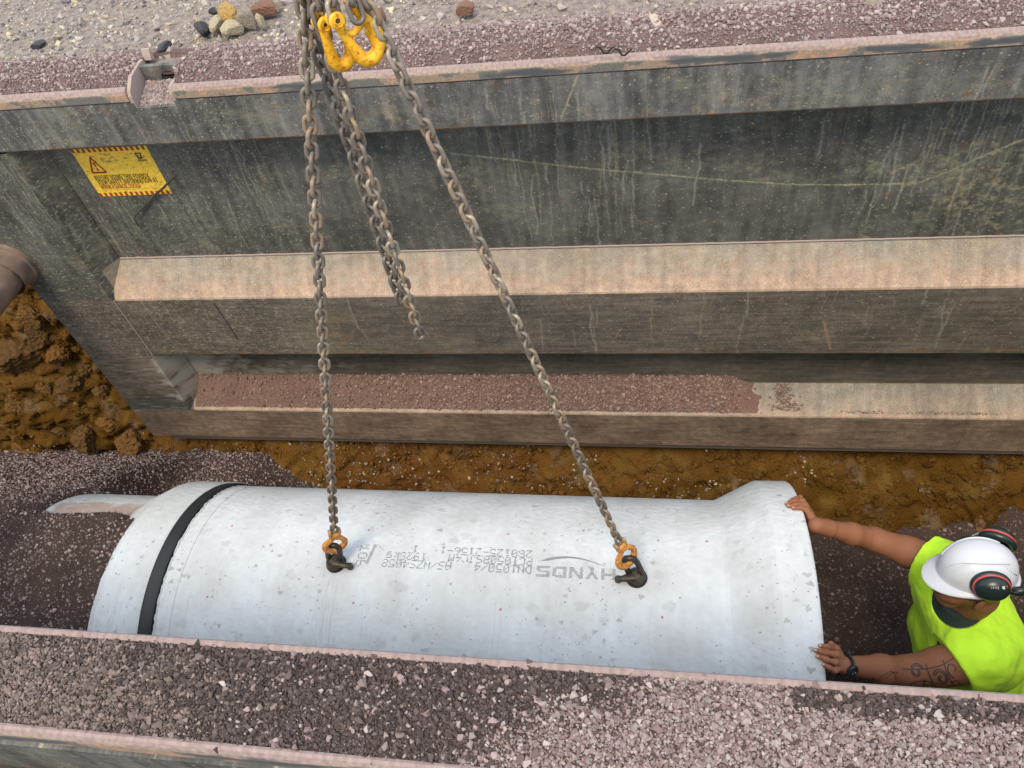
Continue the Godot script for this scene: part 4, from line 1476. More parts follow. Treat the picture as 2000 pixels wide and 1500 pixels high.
	for spec in [[12000, 0.003, 0.009, rb], [8000, 0.008, 0.021, ra]]:
		scatter("gravel", "brown crushed gravel lying on the sloping top of the bottom rail", spec[0], spec[3], M.stone, func(_i):
			var x := rng.randf_range(lx0 + 0.01, lx1)
			var f := rng.randf_range(0.0, 0.93)
			if x > lx1 - 0.10 + rng.randfn(0.0, 0.05): return null
			if spec[2] > 0.01 and rng.randf() > smoothstep(lx0 + 0.2, lx1 - 0.3, x) + 0.12: return null
			var z := lerpf(ZR, ZF, f)
			var s := sizes(spec[1], spec[2])
			var c := pinkish(0.6, 1.05)
			return [Vector3(x, ltop.call(x, z) + s * 0.28, z), s, Color(c.r * 1.0, c.g * 0.86, c.b * 0.78)])
	var pile := at_z(1525, 780, -2.47)
	scatter("gravel", "small separate pile of brown gravel on the bottom rail", 300, ra, M.stone, func(_i):
		var f := rng.randf_range(0.05, 0.85)
		var x := pile.x + clampf(rng.randfn(0.0, 0.012 + 0.035 * f), -0.08, 0.08) + 0.03 * f
		var s := sizes(0.004, 0.015)
		var c := pinkish(0.55, 1.05)
		return [Vector3(x, lerpf(-1.788, -1.886, f) + 0.012 * rng.randf(), lerpf(ZR, ZF, f)), s, Color(c.r, c.g * 0.86, c.b * 0.78)])
	for i in 3:
		var pc: int = [1690, 1810, 1895][i]
		scatter("gravel", "thin line of grit at the edge of the bottom rail", 160, rb, M.stone, func(_i):
			var p := at_z(pc + rng.randfn(0.0, 25.0), 815, ZF - 0.02)
			return [Vector3(p.x, -1.876 + 0.006 * rng.randf(), ZF - rng.randf_range(0.012, 0.028)), sizes(0.003, 0.008), pinkish(0.5, 1.1)])
	# --- bedding round the laid pipe
	var pr := func(x: float) -> float:
		return lerpf(0.61, 0.684, clampf((x + 2.32) / 0.14, 0.0, 1.0)) - 0.004 if x < -1.98 else 0.0
	for spec in [[40000, 0.004, 0.010, rb, 0.55], [26000, 0.007, 0.018, ra, 0.9]]:
		scatter("gravel", "dark pink bedding gravel heaped round the laid pipe", spec[0], spec[3], M.stone, func(_i):
			var x := rng.randf_range(-4.6, -1.45)
			if x > -1.75 and rng.randf() < (x + 1.75) / 0.3: return null
			var z := rng.randf_range(-2.62, -0.55)
			var y := floor_y(x, z)
			if Vector2(y - LY, z - PA.z).length() < pr.call(x): return null
			var s := sizes(spec[1], spec[2])
			if z > -1.62 and rng.randf() > clampf(0.50 + patch.get_noise_3d(x, 2.0, z) * 0.7, 0.1, 1.0): return null
			return [Vector3(x, y + s * 0.1, z), s, pinkish(0.6, 1.25)])
	scatter("gravel", "damp earth crumbs covering the heap over the laid pipe", 30000, rb, M.stone, func(_i):
		var x := rng.randf_range(-4.4, -1.75)
		var z := rng.randf_range(-1.7, -0.55)
		var y := floor_y(x, z)
		if Vector2(y - LY, z - PA.z).length() < pr.call(x): return null
		var s := sizes(0.004, 0.012)
		var k := rng.randf_range(0.5, 1.5)
		return [Vector3(x, y + s * 0.1, z), s, Color(0.100 * k, 0.068 * k, 0.062 * k)])
	for spec in [[26000, 0.004, 0.010, rb], [5000, 0.009, 0.022, ra]]:
		scatter("gravel", "dark damp grit on the trench floor at the socket end", spec[0], spec[3], M.stone, func(_i):
			var x := rng.randf_range(0.3, 2.6)
			var z := rng.randf_range(-2.45, -0.5)
			var s := sizes(spec[1], spec[2])
			return [Vector3(x, floor_y(x, z) + s * 0.1, z), s, pinkish(0.3, 1.0)])
	scatter("gravel", "pale chips and grit caught at the foot of the clay wall", 2600, ra, M.stone, func(_i):
		var x := rng.randf_range(-4.4, 0.9)
		var y := rng.randf_range(-2.62, -2.2)
		if x > -3.0 and x < -1.9: x += rng.randfn(0.0, 0.2)
		if patch.get_noise_3d(x * 0.8, 9.0, y) < 0.0: return null
		var s := sizes(0.006, 0.022)
		var c := Color(0.40, 0.33, 0.22) if rng.randf() < 0.35 else pinkish(0.6, 1.2)
		return [Vector3(x, y, wall_z(x, y) + s * 0.1), s, c])
	# crumbs of clay standing out of the wall
	for spec in [[30000, 0.006, 0.016, rb], [6000, 0.014, 0.045, ra]]:
		scatter("clay_crumbs", "ochre clay crumbs standing out of the trench wall", spec[0], spec[3], M.clay, func(_i):
			var x := rng.randf_range(-4.7, 2.4)
			var y := rng.randf_range(-2.68, -2.12)
			if x < -2.7: y = rng.randf_range(-2.55, -0.7)
			if nz.mid.get_noise_3d(x * 1.5, y * 1.5, 20.0) < rng.randf_range(-0.4, 0.3): return null
			var z := wall_z(x, y)
			var s := sizes(spec[1], spec[2])
			var c := clay_color(x, y, z)
			var k := rng.randf_range(0.75, 1.35)
			return [Vector3(x, y, z + s * 0.05), s, Color(c.r * k, c.g * k, c.b * k)])
	# --- loose stone on the ground beyond
	for spec in [[18000, 0.005, 0.013, rb], [7000, 0.010, 0.026, ra], [420, 0.022, 0.055, rb]]:
		scatter("gravel", "grey and yellow stone chips covering the ground beyond the shield", spec[0], spec[3], M.stone, func(_i):
			var x := rng.randf_range(-3.9, 2.4)
			var z := -2.66 - 1.6 * pow(rng.randf(), 1.3)
			var s := sizes(spec[1], spec[2])
			var t := rng.randf()
			var k := rng.randf_range(0.7, 1.2)
			var c := Color(0.30, 0.265, 0.235)
			if t < 0.14: c = Color(0.48, 0.41, 0.26)
			elif t < 0.42: c = Color(0.40, 0.36, 0.29)
			elif t < 0.52: c = Color(0.12, 0.115, 0.12)
			if x > -0.9: c = c.lerp(Color(0.30, 0.23, 0.21), 0.55)
			return [Vector3(x, ground_y(x, z) + s * 0.12, z), s, Color(c.r * k, c.g * k, c.b * k)])
func rocks():
	var vr := []
	for i in 5: vr.append(rock_mesh(100 + i * 7, 3, 12, 0.10))
	var ochre := mat(0.46, 0.30, 0.10, 0.92)
	var cream := mat(0.47, 0.41, 0.28, 0.92)
	var grey := mat(0.30, 0.26, 0.21, 0.92)
	var brown := mat(0.24, 0.125, 0.085, 0.92)
	var black := mat(0.035, 0.035, 0.04, 0.6)
	for m in [ochre, cream, grey, brown, black]:
		bump(m, 46, 0.05, 6.0, 0.06, 256)
		m.albedo_texture = ramp_tex(74, 0.03, [[0.0, Color8(170, 160, 150)], [0.5, Color8(228, 224, 218)], [1.0, Color8(255, 255, 255)]], 256)
	# [u, v, width px, height px, material, label]
	var list := [
		[457, 32, 42, 40, ochre, "largest ochre rock resting on the gravel behind the far panel"],
		[488, 38, 34, 34, grey, "grey brown rock leaning against the ochre rock"],
		[512, 40, 20, 28, cream, "pale upright stone beside the grey brown rock"],
		[428, 48, 34, 26, cream, "pale yellow broken stone left of the ochre rock"],
		[455, 55, 40, 20, cream, "flat cream stone in front of the ochre rock"],
		[520, 16, 56, 22, brown, "long brown stone lying behind the pale upright stone"],
		[400, 55, 34, 22, black, "dark glossy stone at the edge of the red gravel"],
		[390, 42, 16, 14, cream, "small cream chip beside the dark glossy stone"],
		[540, 12, 24, 14, cream, "rounded cream stone at the end of the long brown stone"],
		[418, 22, 15, 10, black, "small charcoal stone lying alone on the ground"],
		[736, 32, 34, 30, brown, "rusty brown clod between the chain and the panel"],
		[912, 18, 38, 20, brown, "smooth red brown cobble on the spilled gravel"],
		[1700, 8, 44, 24, grey, "pale grey cobble on the ground near the panel's lip"],
		[1598, 28, 14, 22, grey, "narrow upright chip close to the panel's lip"],
		[1336, 36, 24, 16, grey, "greenish grey stone beside a broken stake"],
		[112, 72, 16, 8, cream, "flat pale stone on the grey ground"],
		[78, 88, 28, 10, black, "strip of black stone at the edge of the spilled gravel"],
		[322, 92, 30, 12, black, "black stone behind the pocket in the rail"],
	]
	for r in list:
		var p := at_y(r[0], r[1] + r[3] * 0.35, 0.0)
		var dist := (p - EYE).dot(CF) / F
		var w: float = r[2] * dist
		var h: float = r[3] * dist * 0.95
		var o := obj("rock", vr[rng.randi() % 5], r[4])
		o.transform = Transform3D(Basis(Vector3.UP, rng.randf() * 6.0).rotated(Vector3(0, 0, 1), rng.randfn(0.0, 0.2)) * Basis.from_scale(Vector3(w * 0.66, h * 0.75, w * 0.55)), p + Vector3(0, h * 0.35, 0))
		tag(o, r[5], "rock", "loose rocks on the ground")
	# broken stake
	var s := at_y(1280, 56, 0.0)
	var g := G.new()
	var b := Basis(Vector3.UP, 0.25)
	g.box(Vector3.ZERO, Vector3(0.030, 0.022, 0.085), b, 0.004)
	var st := obj("timber_offcut", g.mesh(), mat(0.42, 0.34, 0.26, 0.9))
	st.position = s + Vector3(0, 0.02, 0.0)
	tag(st, "short broken wooden stake lying on the spilled gravel", "wood")
	# clods and boulders standing out of the clay
	var cl := []
	for i in 4: cl.append(rock_mesh(200 + i * 9, 3, 7, 0.22))
	M.clod = []
	for c in [[0.20, 0.105, 0.022], [0.155, 0.085, 0.022], [0.225, 0.108, 0.022], [0.13, 0.10, 0.065]]:
		var m := mat(c[0], c[1], c[2], 0.95)
		bump(m, 47, 0.06, 9.0, 0.12, 256)
		m.albedo_texture = ramp_tex(75, 0.03, [[0.0, Color8(140, 128, 110)], [0.5, Color8(220, 210, 196)], [1.0, Color8(255, 255, 255)]], 256)
		M.clod.append(m)
	var spots := [[55, 880, 70], [15, 900, 60], [125, 840, 50], [165, 860, 60], [30, 790, 56], [80, 760, 50], [130, 745, 60], [30, 700, 80], [160, 720, 44], [70, 660, 70], [110, 700, 46], [10, 820, 44], [200, 770, 40], [245, 868, 62], [275, 875, 26], [298, 868, 42], [205, 830, 46], [100, 810, 46], [50, 620, 60], [175, 800, 40], [330, 880, 30], [570, 922, 56], [655, 905, 70], [690, 920, 40], [770, 925, 110], [880, 905, 60], [620, 935, 34], [850, 880, 40], [905, 880, 50], [1000, 925, 60], [1110, 915, 70], [1240, 925, 60]]
	for i in spots.size():
		var sp: Array = spots[i]
		var p := at_z(sp[0], sp[1], -2.55)
		for it in 4:
			p = at_z(sp[0], sp[1], wall_z(p.x, p.y))
		var dist := (p - EYE).dot(CF) / F
		var w: float = sp[2] * dist * 0.56
		var mi: int = rng.randi() % 3
		if sp[0] > 560 and sp[0] < 600: mi = 3
		var o := obj("clay_clod", cl[i % 4], M.clod[mi])
		o.transform = Transform3D(Basis(Vector3(rng.randfn(), rng.randfn(), rng.randfn()).normalized(), rng.randf() * 6.0) * Basis.from_scale(Vector3(w, w * 0.85, w * 0.8)), p + Vector3(0, 0, -w * 0.25))
		if sp[0] < 350:
			tag(o, "ochre clay clod bulging from the trench wall beyond the panel's end", "clod", "clods at the open end of the panel")
		else:
			tag(o, "brown lump standing out of the clay below the panel's bottom rail", "clod", "lumps in the clay below the panel")
	var wp := at_z(125, 880, -2.48)
	var wr := obj("rock", vr[2], mat(0.36, 0.30, 0.22, 0.92))
	wr.transform = Transform3D(Basis.from_scale(Vector3(0.055, 0.038, 0.04)), wp)
	tag(wr, "pale boulder lodged among the ochre clods of the trench wall", "rock")
# ---------------------------------------------------------------- sticker and wire on the far panel
func words(text: String, h: float, wide: float, m: Material, parent: Node, at: Vector3, nm := "lettering"):
	var tm := TextMesh.new()
	var f := SystemFont.new()
	f.font_names = PackedStringArray(["Droid Sans"])
	f.font_weight = 700
	tm.font = f
	tm.text = text
	tm.font_size = 64
	tm.pixel_size = 0.01
	tm.depth = 0.02
	tm.horizontal_alignment = HORIZONTAL_ALIGNMENT_LEFT
	tm.vertical_alignment = VERTICAL_ALIGNMENT_CENTER
	var o := obj(nm, tm, m, parent)
	var box := tm.get_aabb()
	var cap := box.size.y
	o.transform = Transform3D(Basis.from_scale(Vector3(wide / box.size.x, h / cap, 0.02)), at - Vector3(box.position.x * wide / box.size.x, (box.position.y + cap / 2) * h / cap, 0))
func sticker(parent: Node3D):
	var tl := at_z(138, 292, ZR + 0.002)
	var tr := at_z(287, 289, ZR + 0.002)
	var bl := at_z(195, 384, ZR + 0.002)
	var x0 := (tl.x + bl.x) / 2
	var w := tr.x - x0
	var y1 := tl.y
	var h := y1 - bl.y
	var P := Paint.new()
	P.rng.seed = 5
	P.setup(512, 340, 0.0, w, 0.0, -h)
	var nb := noise_bytes(81, 0.03, 512, 340, 4)
	for i in 512 * 340:
		var k := 0.90 + 0.16 * nb[i] / 255.0
		P.b[i * 3] = int(minf(250.0 * k, 255)); P.b[i * 3 + 1] = int(minf(204.0 * k, 255)); P.b[i * 3 + 2] = int(72.0 * k)
	var red := Color8(150, 42, 24)
	for i in 15:
		for top in [0.0, -h + h * 0.075]:
			var xa := w * i / 14.0
			for k in 26:
				var yy: float = top - h * 0.075 * k / 25.0
				P.line(Vector2(xa + w * 0.006 * k / 25.0, yy), Vector2(xa + w * 0.035 + w * 0.006 * k / 25.0, yy), red, 0.95, 1.2, 0.1)
	# warning triangle
	var A := Vector2(w * 0.195, -h * 0.17)
	var B := Vector2(w * 0.10, -h * 0.49)
	var C := Vector2(w * 0.29, -h * 0.49)
	for e in [[A, B], [B, C], [C, A]]:
		P.line(e[0], e[1], red, 1.0, 13.0, 0.0)
	for k in 20:
		P.line(Vector2(w * 0.195 - 0.006 * (1.0 - k / 28.0), -h * (0.285 + 0.005 * k)), Vector2(w * 0.195 + 0.006 * (1.0 - k / 28.0), -h * (0.285 + 0.005 * k)), red, 1.0, 2.0, 0.0)
	P.blob(Vector2(w * 0.195, -h * 0.43), 0.005, red, 1.0, 1.0, 0.0)
	# emblem: a dark shield with a notched pale face
	var ex := w * 0.80
	for k in 40:
		var f := k / 39.0
		var yy := -h * (0.13 + 0.12 * f)
		P.line(Vector2(ex + 0.004 * f, yy), Vector2(ex + w * (0.085 - 0.02 * f), yy), Color8(40, 30, 16), 0.95, 2.0, 0.0)
	for k in 24:
		var f := k / 23.0
		var yy := -h * (0.15 + 0.075 * f)
		P.line(Vector2(ex + w * (0.016 + 0.018 * f), yy), Vector2(ex + w * (0.066 - 0.018 * f), yy), Color8(222, 170, 60), 0.9, 2.0, 0.0)
	P.line(Vector2(ex + w * 0.07, -h * 0.24), Vector2(ex + w * 0.11, -h * 0.20), Color8(40, 30, 16), 0.9, 5.0, 0.2)
	for k in 42:   # small print line
		if k % 7 != 6: P.line(Vector2(w * (0.10 + k * 0.019), -h * 0.865), Vector2(w * (0.112 + k * 0.019), -h * 0.865), Color8(110, 84, 30), 0.55, 6.0, 0.6)
	for k in 90:
		P.blob(Vector2(P.rng.randf() * w, -P.rng.randf() * h), P.rng.randf_range(0.0008, 0.003), Color8(110, 92, 52), P.rng.randf_range(0.4, 0.9), P.rng.randf_range(0.6, 2.5), 0.5)
	for k in 14:
		P.blob(Vector2(w * (0.42 + P.rng.randfn(0.0, 0.12)), -h * (0.2 + P.rng.randfn(0.0, 0.08))), P.rng.randf_range(0.002, 0.005), Color8(128, 112, 76), 0.6, 2.0, 0.5)
	var m := StandardMaterial3D.new()
	m.albedo_texture = P.tex()
	m.roughness = 0.5
	var g := G.new()
	var p := Vector3(x0, y1, ZR)
	g.quad(p + Vector3(0, -h, 0.002), p + Vector3(w, -h, 0.002), p + Vector3(w, 0, 0.002), p + Vector3(0, 0, 0.002), Vector2(0, 1), Vector2(1, 1), Vector2(1, 0), Vector2(0, 0))
	for e in [[0, -h, w, -h], [w, -h, w, 0], [w, 0, 0, 0], [0, 0, 0, -h]]:
		g.quad(p + Vector3(e[0], e[1], 0.0005), p + Vector3(e[2], e[3], 0.0005), p + Vector3(e[2], e[3], 0.002), p + Vector3(e[0], e[1], 0.002))
	var st := obj("warning_sticker", g.mesh(), m, parent)
	st.set_meta("label", "yellow warning sticker with red hazard stripes and black capital lettering")
	var blk := mat(0.006, 0.005, 0.004, 0.6)
	var rd := mat(0.28, 0.035, 0.015, 0.6)
	words("BEFORE USING THIS FOXBOX", h * 0.098, w * 0.74, blk, st, p + Vector3(w * 0.085, -h * 0.595, 0.0023))
	words("VIEW SAFETY INFORMATION AT", h * 0.098, w * 0.82, blk, st, p + Vector3(w * 0.085, -h * 0.695, 0.0023))
	words("WWW.FOXBOX.TOOLS", h * 0.098, w * 0.55, rd, st, p + Vector3(w * 0.085, -h * 0.795, 0.0023))
	words("FOXBOX", h * 0.045, w * 0.115, blk, st, p + Vector3(w * 0.80, -h * 0.285, 0.0023))
func wire():
	var g := G.new()
	var pts := PackedVector3Array()
	for s in [[344, 342, 0.045], [335, 350, 0.035], [318, 368, 0.022], [305, 378, 0.014], [292, 392, 0.010], [276, 408, 0.012], [263, 422, 0.020], [262, 428, 0.022], [268, 438, 0.014], [274, 447, 0.010]]:
		pts.append(at_z(s[0], s[1], ZR + s[2]))
	g.tube(pts, [0.0045, 0.0055, 0.005, 0.0048, 0.005, 0.0046, 0.004, 0.004, 0.003, 0.001], 8)
	var w := obj("bent_wire", g.mesh(), mat(0.055, 0.048, 0.042, 0.7))
	tag(w, "bent dark wire hanging across the corner of the yellow sticker", "wire")
	g = G.new()
	g.tube(PackedVector3Array([at_z(262, 428, ZR + 0.022), at_z(270, 436, ZR + 0.03), at_z(284, 430, ZR + 0.028)]), [0.0026, 0.0026, 0.001], 6)
	obj("barb", g.mesh(), w.material_override, w)
	g = G.new()
	g.tube(PackedVector3Array([at_z(343, 342, ZR + 0.045), at_z(341, 352, ZR + 0.04)]), [0.002, 0.0008], 6)
	obj("barb", g.mesh(), w.material_override, w)
	# torn scraps of black plastic on the lip
	for s in [[1178, 98, "torn black plastic strip caught on the lip of the far panel"], [1214, 102, "curled black plastic shred beside the torn strip on the lip"]]:
		var p := at_z(s[0], s[1], ZF + 0.010)
		g = G.new()
		var q := PackedVector3Array()
		for k in 7:
			q.append(Vector3(0.011 * k - 0.03 + rng.randfn(0.0, 0.003), 0.012 * sin(k * 1.3), 0.004 * cos(k * 2.0)))
		g.tube(q, [0.001, 0.003, 0.0045, 0.004, 0.0045, 0.003, 0.001], 6, false, 0.25, Vector3(0, 0, 1))
		var o := obj("plastic_scrap", g.mesh(), mat(0.02, 0.02, 0.02, 0.5))
		o.position = p
		tag(o, s[2], "plastic scrap")
# ---------------------------------------------------------------- the worker
func cap_d(p: Vector3, a: Vector3, b: Vector3, ra: float, rb: float) -> float:
	var ab := b - a
	var t := clampf((p - a).dot(ab) / maxf(ab.length_squared(), 1e-9), 0.0, 1.0)
	return p.distance_to(a + ab * t) - lerpf(ra, rb, t)
func smin(a: float, b: float, k: float) -> float:
	var h := maxf(k - absf(a - b), 0.0) / k
	return minf(a, b) - h * h * k * 0.25
func body_d(p: Vector3, bones: Array, k: float) -> float:
	var d := 1.0
	for b in bones:
		d = smin(d, cap_d(p, b[0], b[1], b[2], b[3]), k)
	return d
func nets(bones: Array, cell: float, k: float, fold: FastNoiseLite = null, amp := 0.0, cuts := [], balls := []) -> ArrayMesh:
	# surface nets over the smooth union of tapered capsules; cuts: [point, normal] halves kept behind; balls: [centre, radius] scooped out
	var lo := Vector3.INF
	var hi := -Vector3.INF
	for b in bones:
		var m := maxf(b[2], b[3]) + k * 0.3 + cell * 3.0 + amp
		lo = lo.min(b[0].min(b[1]) - Vector3.ONE * m)
		hi = hi.max(b[0].max(b[1]) + Vector3.ONE * m)
	var nx := int((hi.x - lo.x) / cell) + 2
	var ny := int((hi.y - lo.y) / cell) + 2
	var nz_ := int((hi.z - lo.z) / cell) + 2
	var f := PackedFloat32Array()
	f.resize(nx * ny * nz_)
	f.fill(0.5)
	for b in bones:
		var m := maxf(b[2], b[3]) + k + cell * 3.0 + amp
		var a0: Vector3 = (b[0].min(b[1]) - Vector3.ONE * m - lo) / cell
		var a1: Vector3 = (b[0].max(b[1]) + Vector3.ONE * m - lo) / cell
		var A: Vector3 = b[0]
		var B: Vector3 = b[1]
		var ra: float = b[2]
		var rb: float = b[3]
		for z in range(maxi(0, int(a0.z)), mini(nz_, int(a1.z) + 1)):
			for y in range(maxi(0, int(a0.y)), mini(ny, int(a1.y) + 1)):
				var row := (z * ny + y) * nx
				for x in range(maxi(0, int(a0.x)), mini(nx, int(a1.x) + 1)):
					f[row + x] = smin(f[row + x], cap_d(lo + Vector3(x, y, z) * cell, A, B, ra, rb), k)
	if fold != null or cuts.size() > 0 or balls.size() > 0:
		for z in nz_:
			for y in ny:
				for x in nx:
					var i := (z * ny + y) * nx + x
					if absf(f[i]) > 0.06: continue
					var p := lo + Vector3(x, y, z) * cell
					if fold != null: f[i] += fold.get_noise_3dv(p) * amp
					for c in cuts:
						f[i] = maxf(f[i], minf((p - c[0]).dot(c[1]), c[3] - p.distance_to(c[2])))
					for c in balls:
						f[i] = maxf(f[i], c[1] - p.distance_to(c[0]))
	var id := PackedInt32Array()
	id.resize(f.size())
	id.fill(-1)
	var g := G.new()
	var sy := nx
	var sz := nx * ny
	var off := [0, 1, sy, sy + 1, sz, sz + 1, sz + sy, sz + sy + 1]
	var ed := [[0, 1], [2, 3], [4, 5], [6, 7], [0, 2], [1, 3], [4, 6], [5, 7], [0, 4], [1, 5], [2, 6], [3, 7]]
	for z in nz_ - 1:
		for y in ny - 1:
			for x in nx - 1:
				var i := z * sz + y * sy + x
				if absf(f[i]) > cell * 2.2: continue
				var mask := 0
				for c in 8:
					if f[i + off[c]] < 0.0: mask |= 1 << c
				if mask == 0 or mask == 255: continue
				var sum := Vector3.ZERO
				var n := 0
				for e in ed:
					var a: float = f[i + off[e[0]]]
					var b: float = f[i + off[e[1]]]
					if (a < 0.0) == (b < 0.0): continue
					var t := a / (a - b)
					var p0 := Vector3(e[0] & 1, e[0] >> 1 & 1, e[0] >> 2)
					var p1 := Vector3(e[1] & 1, e[1] >> 1 & 1, e[1] >> 2)
					sum += p0.lerp(p1, t)
					n += 1
				var gr := Vector3(f[i + 1] + f[i + 1 + sy] + f[i + 1 + sz] + f[i + 1 + sy + sz] - f[i] - f[i + sy] - f[i + sz] - f[i + sy + sz],
					f[i + sy] + f[i + sy + 1] + f[i + sy + sz] + f[i + sy + sz + 1] - f[i] - f[i + 1] - f[i + sz] - f[i + sz + 1],
					f[i + sz] + f[i + sz + 1] + f[i + sz + sy] + f[i + sz + sy + 1] - f[i] - f[i + 1] - f[i + sy] - f[i + sy + 1])
				id[i] = g.vert(lo + (Vector3(x, y, z) + sum / n) * cell, gr.normalized())
	for z in range(1, nz_ - 1):
		for y in range(1, ny - 1):
			for x in range(1, nx - 1):
				var i := z * sz + y * sy + x
				if id[i] < 0: continue
				var s := f[i] < 0.0
				# edges along x, y and z starting at this corner
				for ax in 3:
					var d: int = [1, sy, sz][ax]
					if s == (f[i + d] < 0.0): continue
					var u: int = [sy, sz, 1][ax]
					var w: int = [sz, 1, sy][ax]
					var q := [id[i], id[i - u], id[i - u - w], id[i - w]]
					if q.min() < 0: continue
					if s:
						g.ix.append_array(PackedInt32Array([q[0], q[2], q[1], q[0], q[3], q[2]]))
					else:
						g.ix.append_array(PackedInt32Array([q[0], q[1], q[2], q[0], q[2], q[3]]))
	return g.mesh()
func skin_of(p: Vector3, dir: Vector3, bones: Array, k: float) -> Vector3:
	var a := 0.0
	var b := 0.12
	for i in 18:
		var m := (a + b) / 2
		if body_d(p + dir * m, bones, k) < 0.0: a = m
		else: b = m
	return p + dir * b
func ribbon(g: G, pts: PackedVector3Array, nrm: PackedVector3Array, wid: float):
	for i in pts.size() - 1:
		var t := (pts[i + 1] - pts[i]).normalized()
		var s0 := t.cross(nrm[i]).normalized() * wid * 0.5
		var s1 := t.cross(nrm[i + 1]).normalized() * wid * 0.5
		g.quado(pts[i] - s0, pts[i] + s0, pts[i + 1] + s1, pts[i + 1] - s1, nrm[i])
func finger(bones: Array, tip: Vector3, mid: Vector3, kn: Vector3, wrist: Vector3, r: float):
	bones.append([tip, mid, r * 0.82, r * 0.98])
	bones.append([mid, kn, r * 0.98, r * 1.12])
	bones.append([kn, kn.lerp(wrist, 0.45), r * 1.18, r * 1.45])
	bones.append([kn.lerp(wrist, 0.45), wrist, r * 1.45, r * 1.7])
func nail(t: Node3D, tip: Vector3, mid: Vector3, out: Vector3, r: float):
	var g := G.new()
	var d := (tip - mid).normalized()
	var s := d.cross(out).normalized()
	var o := s.cross(d).normalized()
	g.ellipsoid(tip + d * r * 0.05 + o * r * 0.62, Vector3(r * 0.52, r * 0.24, r * 0.62), Basis(s, o, -d), 12, 6)
	obj("fingernail", g.mesh(), M.nail, t)
func person():
	M.skin = mat(0.33, 0.142, 0.076, 0.62)
	M.skin.metallic_specular = 0.35
	M.skin.subsurf_scatter_enabled = true
	M.skin.subsurf_scatter_strength = 0.06
	M.skin.albedo_texture = ramp_tex(91, 0.03, [[0.0, Color8(220, 212, 208)], [1.0, Color8(255, 255, 255)]], 256)
	bump(M.skin, 92, 0.15, 3.0, 0.04, 256)
	M.nail = mat(0.50, 0.33, 0.27, 0.4)
	var fx := Vector3(1.20, -2.70, -1.25)
	var t := thing("person", fx, "worker in white hard hat and fluorescent yellow shirt pushing the pipe's socket", "person")
	var sh_l := Vector3(1.085, -1.505, -1.085)
	var el_l := at_y(1768, 1311, -1.585)
	var wr_l := at_pipe(1648, 1299, 0.672)
	var sh_r := Vector3(1.06, -1.515, -1.455)
	var el_r := at_y(1706, 1053, -1.575)
	var wr_r := at_pipe(1594, 1026, 0.672)
	var hc := Vector3(1.048, -1.285, -1.262)
	# skeleton
	var arm_l := [[sh_l, sh_l.lerp(el_l, 0.45), 0.068, 0.064], [sh_l.lerp(el_l, 0.45), el_l, 0.064, 0.050], [el_l, el_l.lerp(wr_l, 0.4), 0.050, 0.046], [el_l.lerp(wr_l, 0.4), wr_l, 0.046, 0.028]]
	var arm_r := [[sh_r, sh_r.lerp(el_r, 0.45), 0.062, 0.055], [sh_r.lerp(el_r, 0.45), el_r, 0.055, 0.045], [el_r, el_r.lerp(wr_r, 0.4), 0.045, 0.041], [el_r.lerp(wr_r, 0.4), wr_r, 0.041, 0.025]]
	var torso := [[Vector3(1.155, -1.60, -1.18), Vector3(1.140, -1.60, -1.38), 0.125, 0.125], [sh_l + Vector3(0.02, -0.01, -0.04), sh_r + Vector3(0.02, -0.01, 0.04), 0.075, 0.075],
		[Vector3(1.20, -1.84, -1.20), Vector3(1.19, -1.84, -1.34), 0.140, 0.140], [Vector3(1.30, -2.05, -1.18), Vector3(1.30, -2.05, -1.34), 0.135, 0.135]]
	var neck := [[Vector3(1.095, -1.50, -1.278), hc + Vector3(0.045, -0.05, 0.02), 0.068, 0.058]]
	var head := [[hc + Vector3(0.035, 0.03, 0), hc + Vector3(-0.015, 0.03, 0), 0.082, 0.076], [hc + Vector3(-0.02, -0.01, 0), hc + Vector3(-0.045, -0.065, 0), 0.068, 0.040],
		[hc + Vector3(-0.075, 0.0, 0), hc + Vector3(-0.098, -0.022, 0), 0.010, 0.013], [hc + Vector3(-0.066, -0.052, -0.016), hc + Vector3(-0.066, -0.052, 0.016), 0.016, 0.016], [hc + Vector3(-0.066, -0.030, -0.03), hc + Vector3(-0.055, -0.022, -0.045), 0.018, 0.018], [hc + Vector3(-0.066, -0.030, 0.03), hc + Vector3(-0.055, -0.022, 0.045), 0.018, 0.018]]
	var tilt := Basis(Vector3(1, 0, 0), -0.26)
	for b in head:
		b[0] = hc + tilt * (b[0] - hc)
		b[1] = hc + tilt * (b[1] - hc)
	var legs := []
	for s in [-1.0, 1.0]:
		var hip := Vector3(1.30, -2.08, -1.26 + s * 0.09)
		var knee := Vector3(1.16 if s > 0 else 1.34, -2.36, -1.26 + s * 0.12)
		var ank := Vector3(1.22 if s > 0 else 1.62, -2.62, -1.26 + s * 0.12)
		legs.append([hip, knee, 0.090, 0.064])
		legs.append([knee, ank, 0.062, 0.042])
	var bones := []
	for a in [torso, neck, arm_l, arm_r, head, legs]: bones.append_array(a)
	var o := obj("body", nets(bones, 0.0105, 0.022), M.skin, t)
	o.position = -fx
	# hands, each on a finer grid
	var fl := [[[1602, 1261], [1620, 1263], [1634, 1266]], [[1593, 1270], [1613, 1275], [1634, 1279]], [[1597, 1282], [1615, 1289], [1632, 1294]], [[1609, 1298], [1620, 1304], [1631, 1310]]]
	var fr := [[[1550, 993], [1562, 991], [1575, 995]], [[1540, 989], [1556, 985], [1573, 986]], [[1536, 984], [1552, 978], [1568, 978]], [[1543, 977], [1555, 973], [1563, 971]]]
	var tips := []
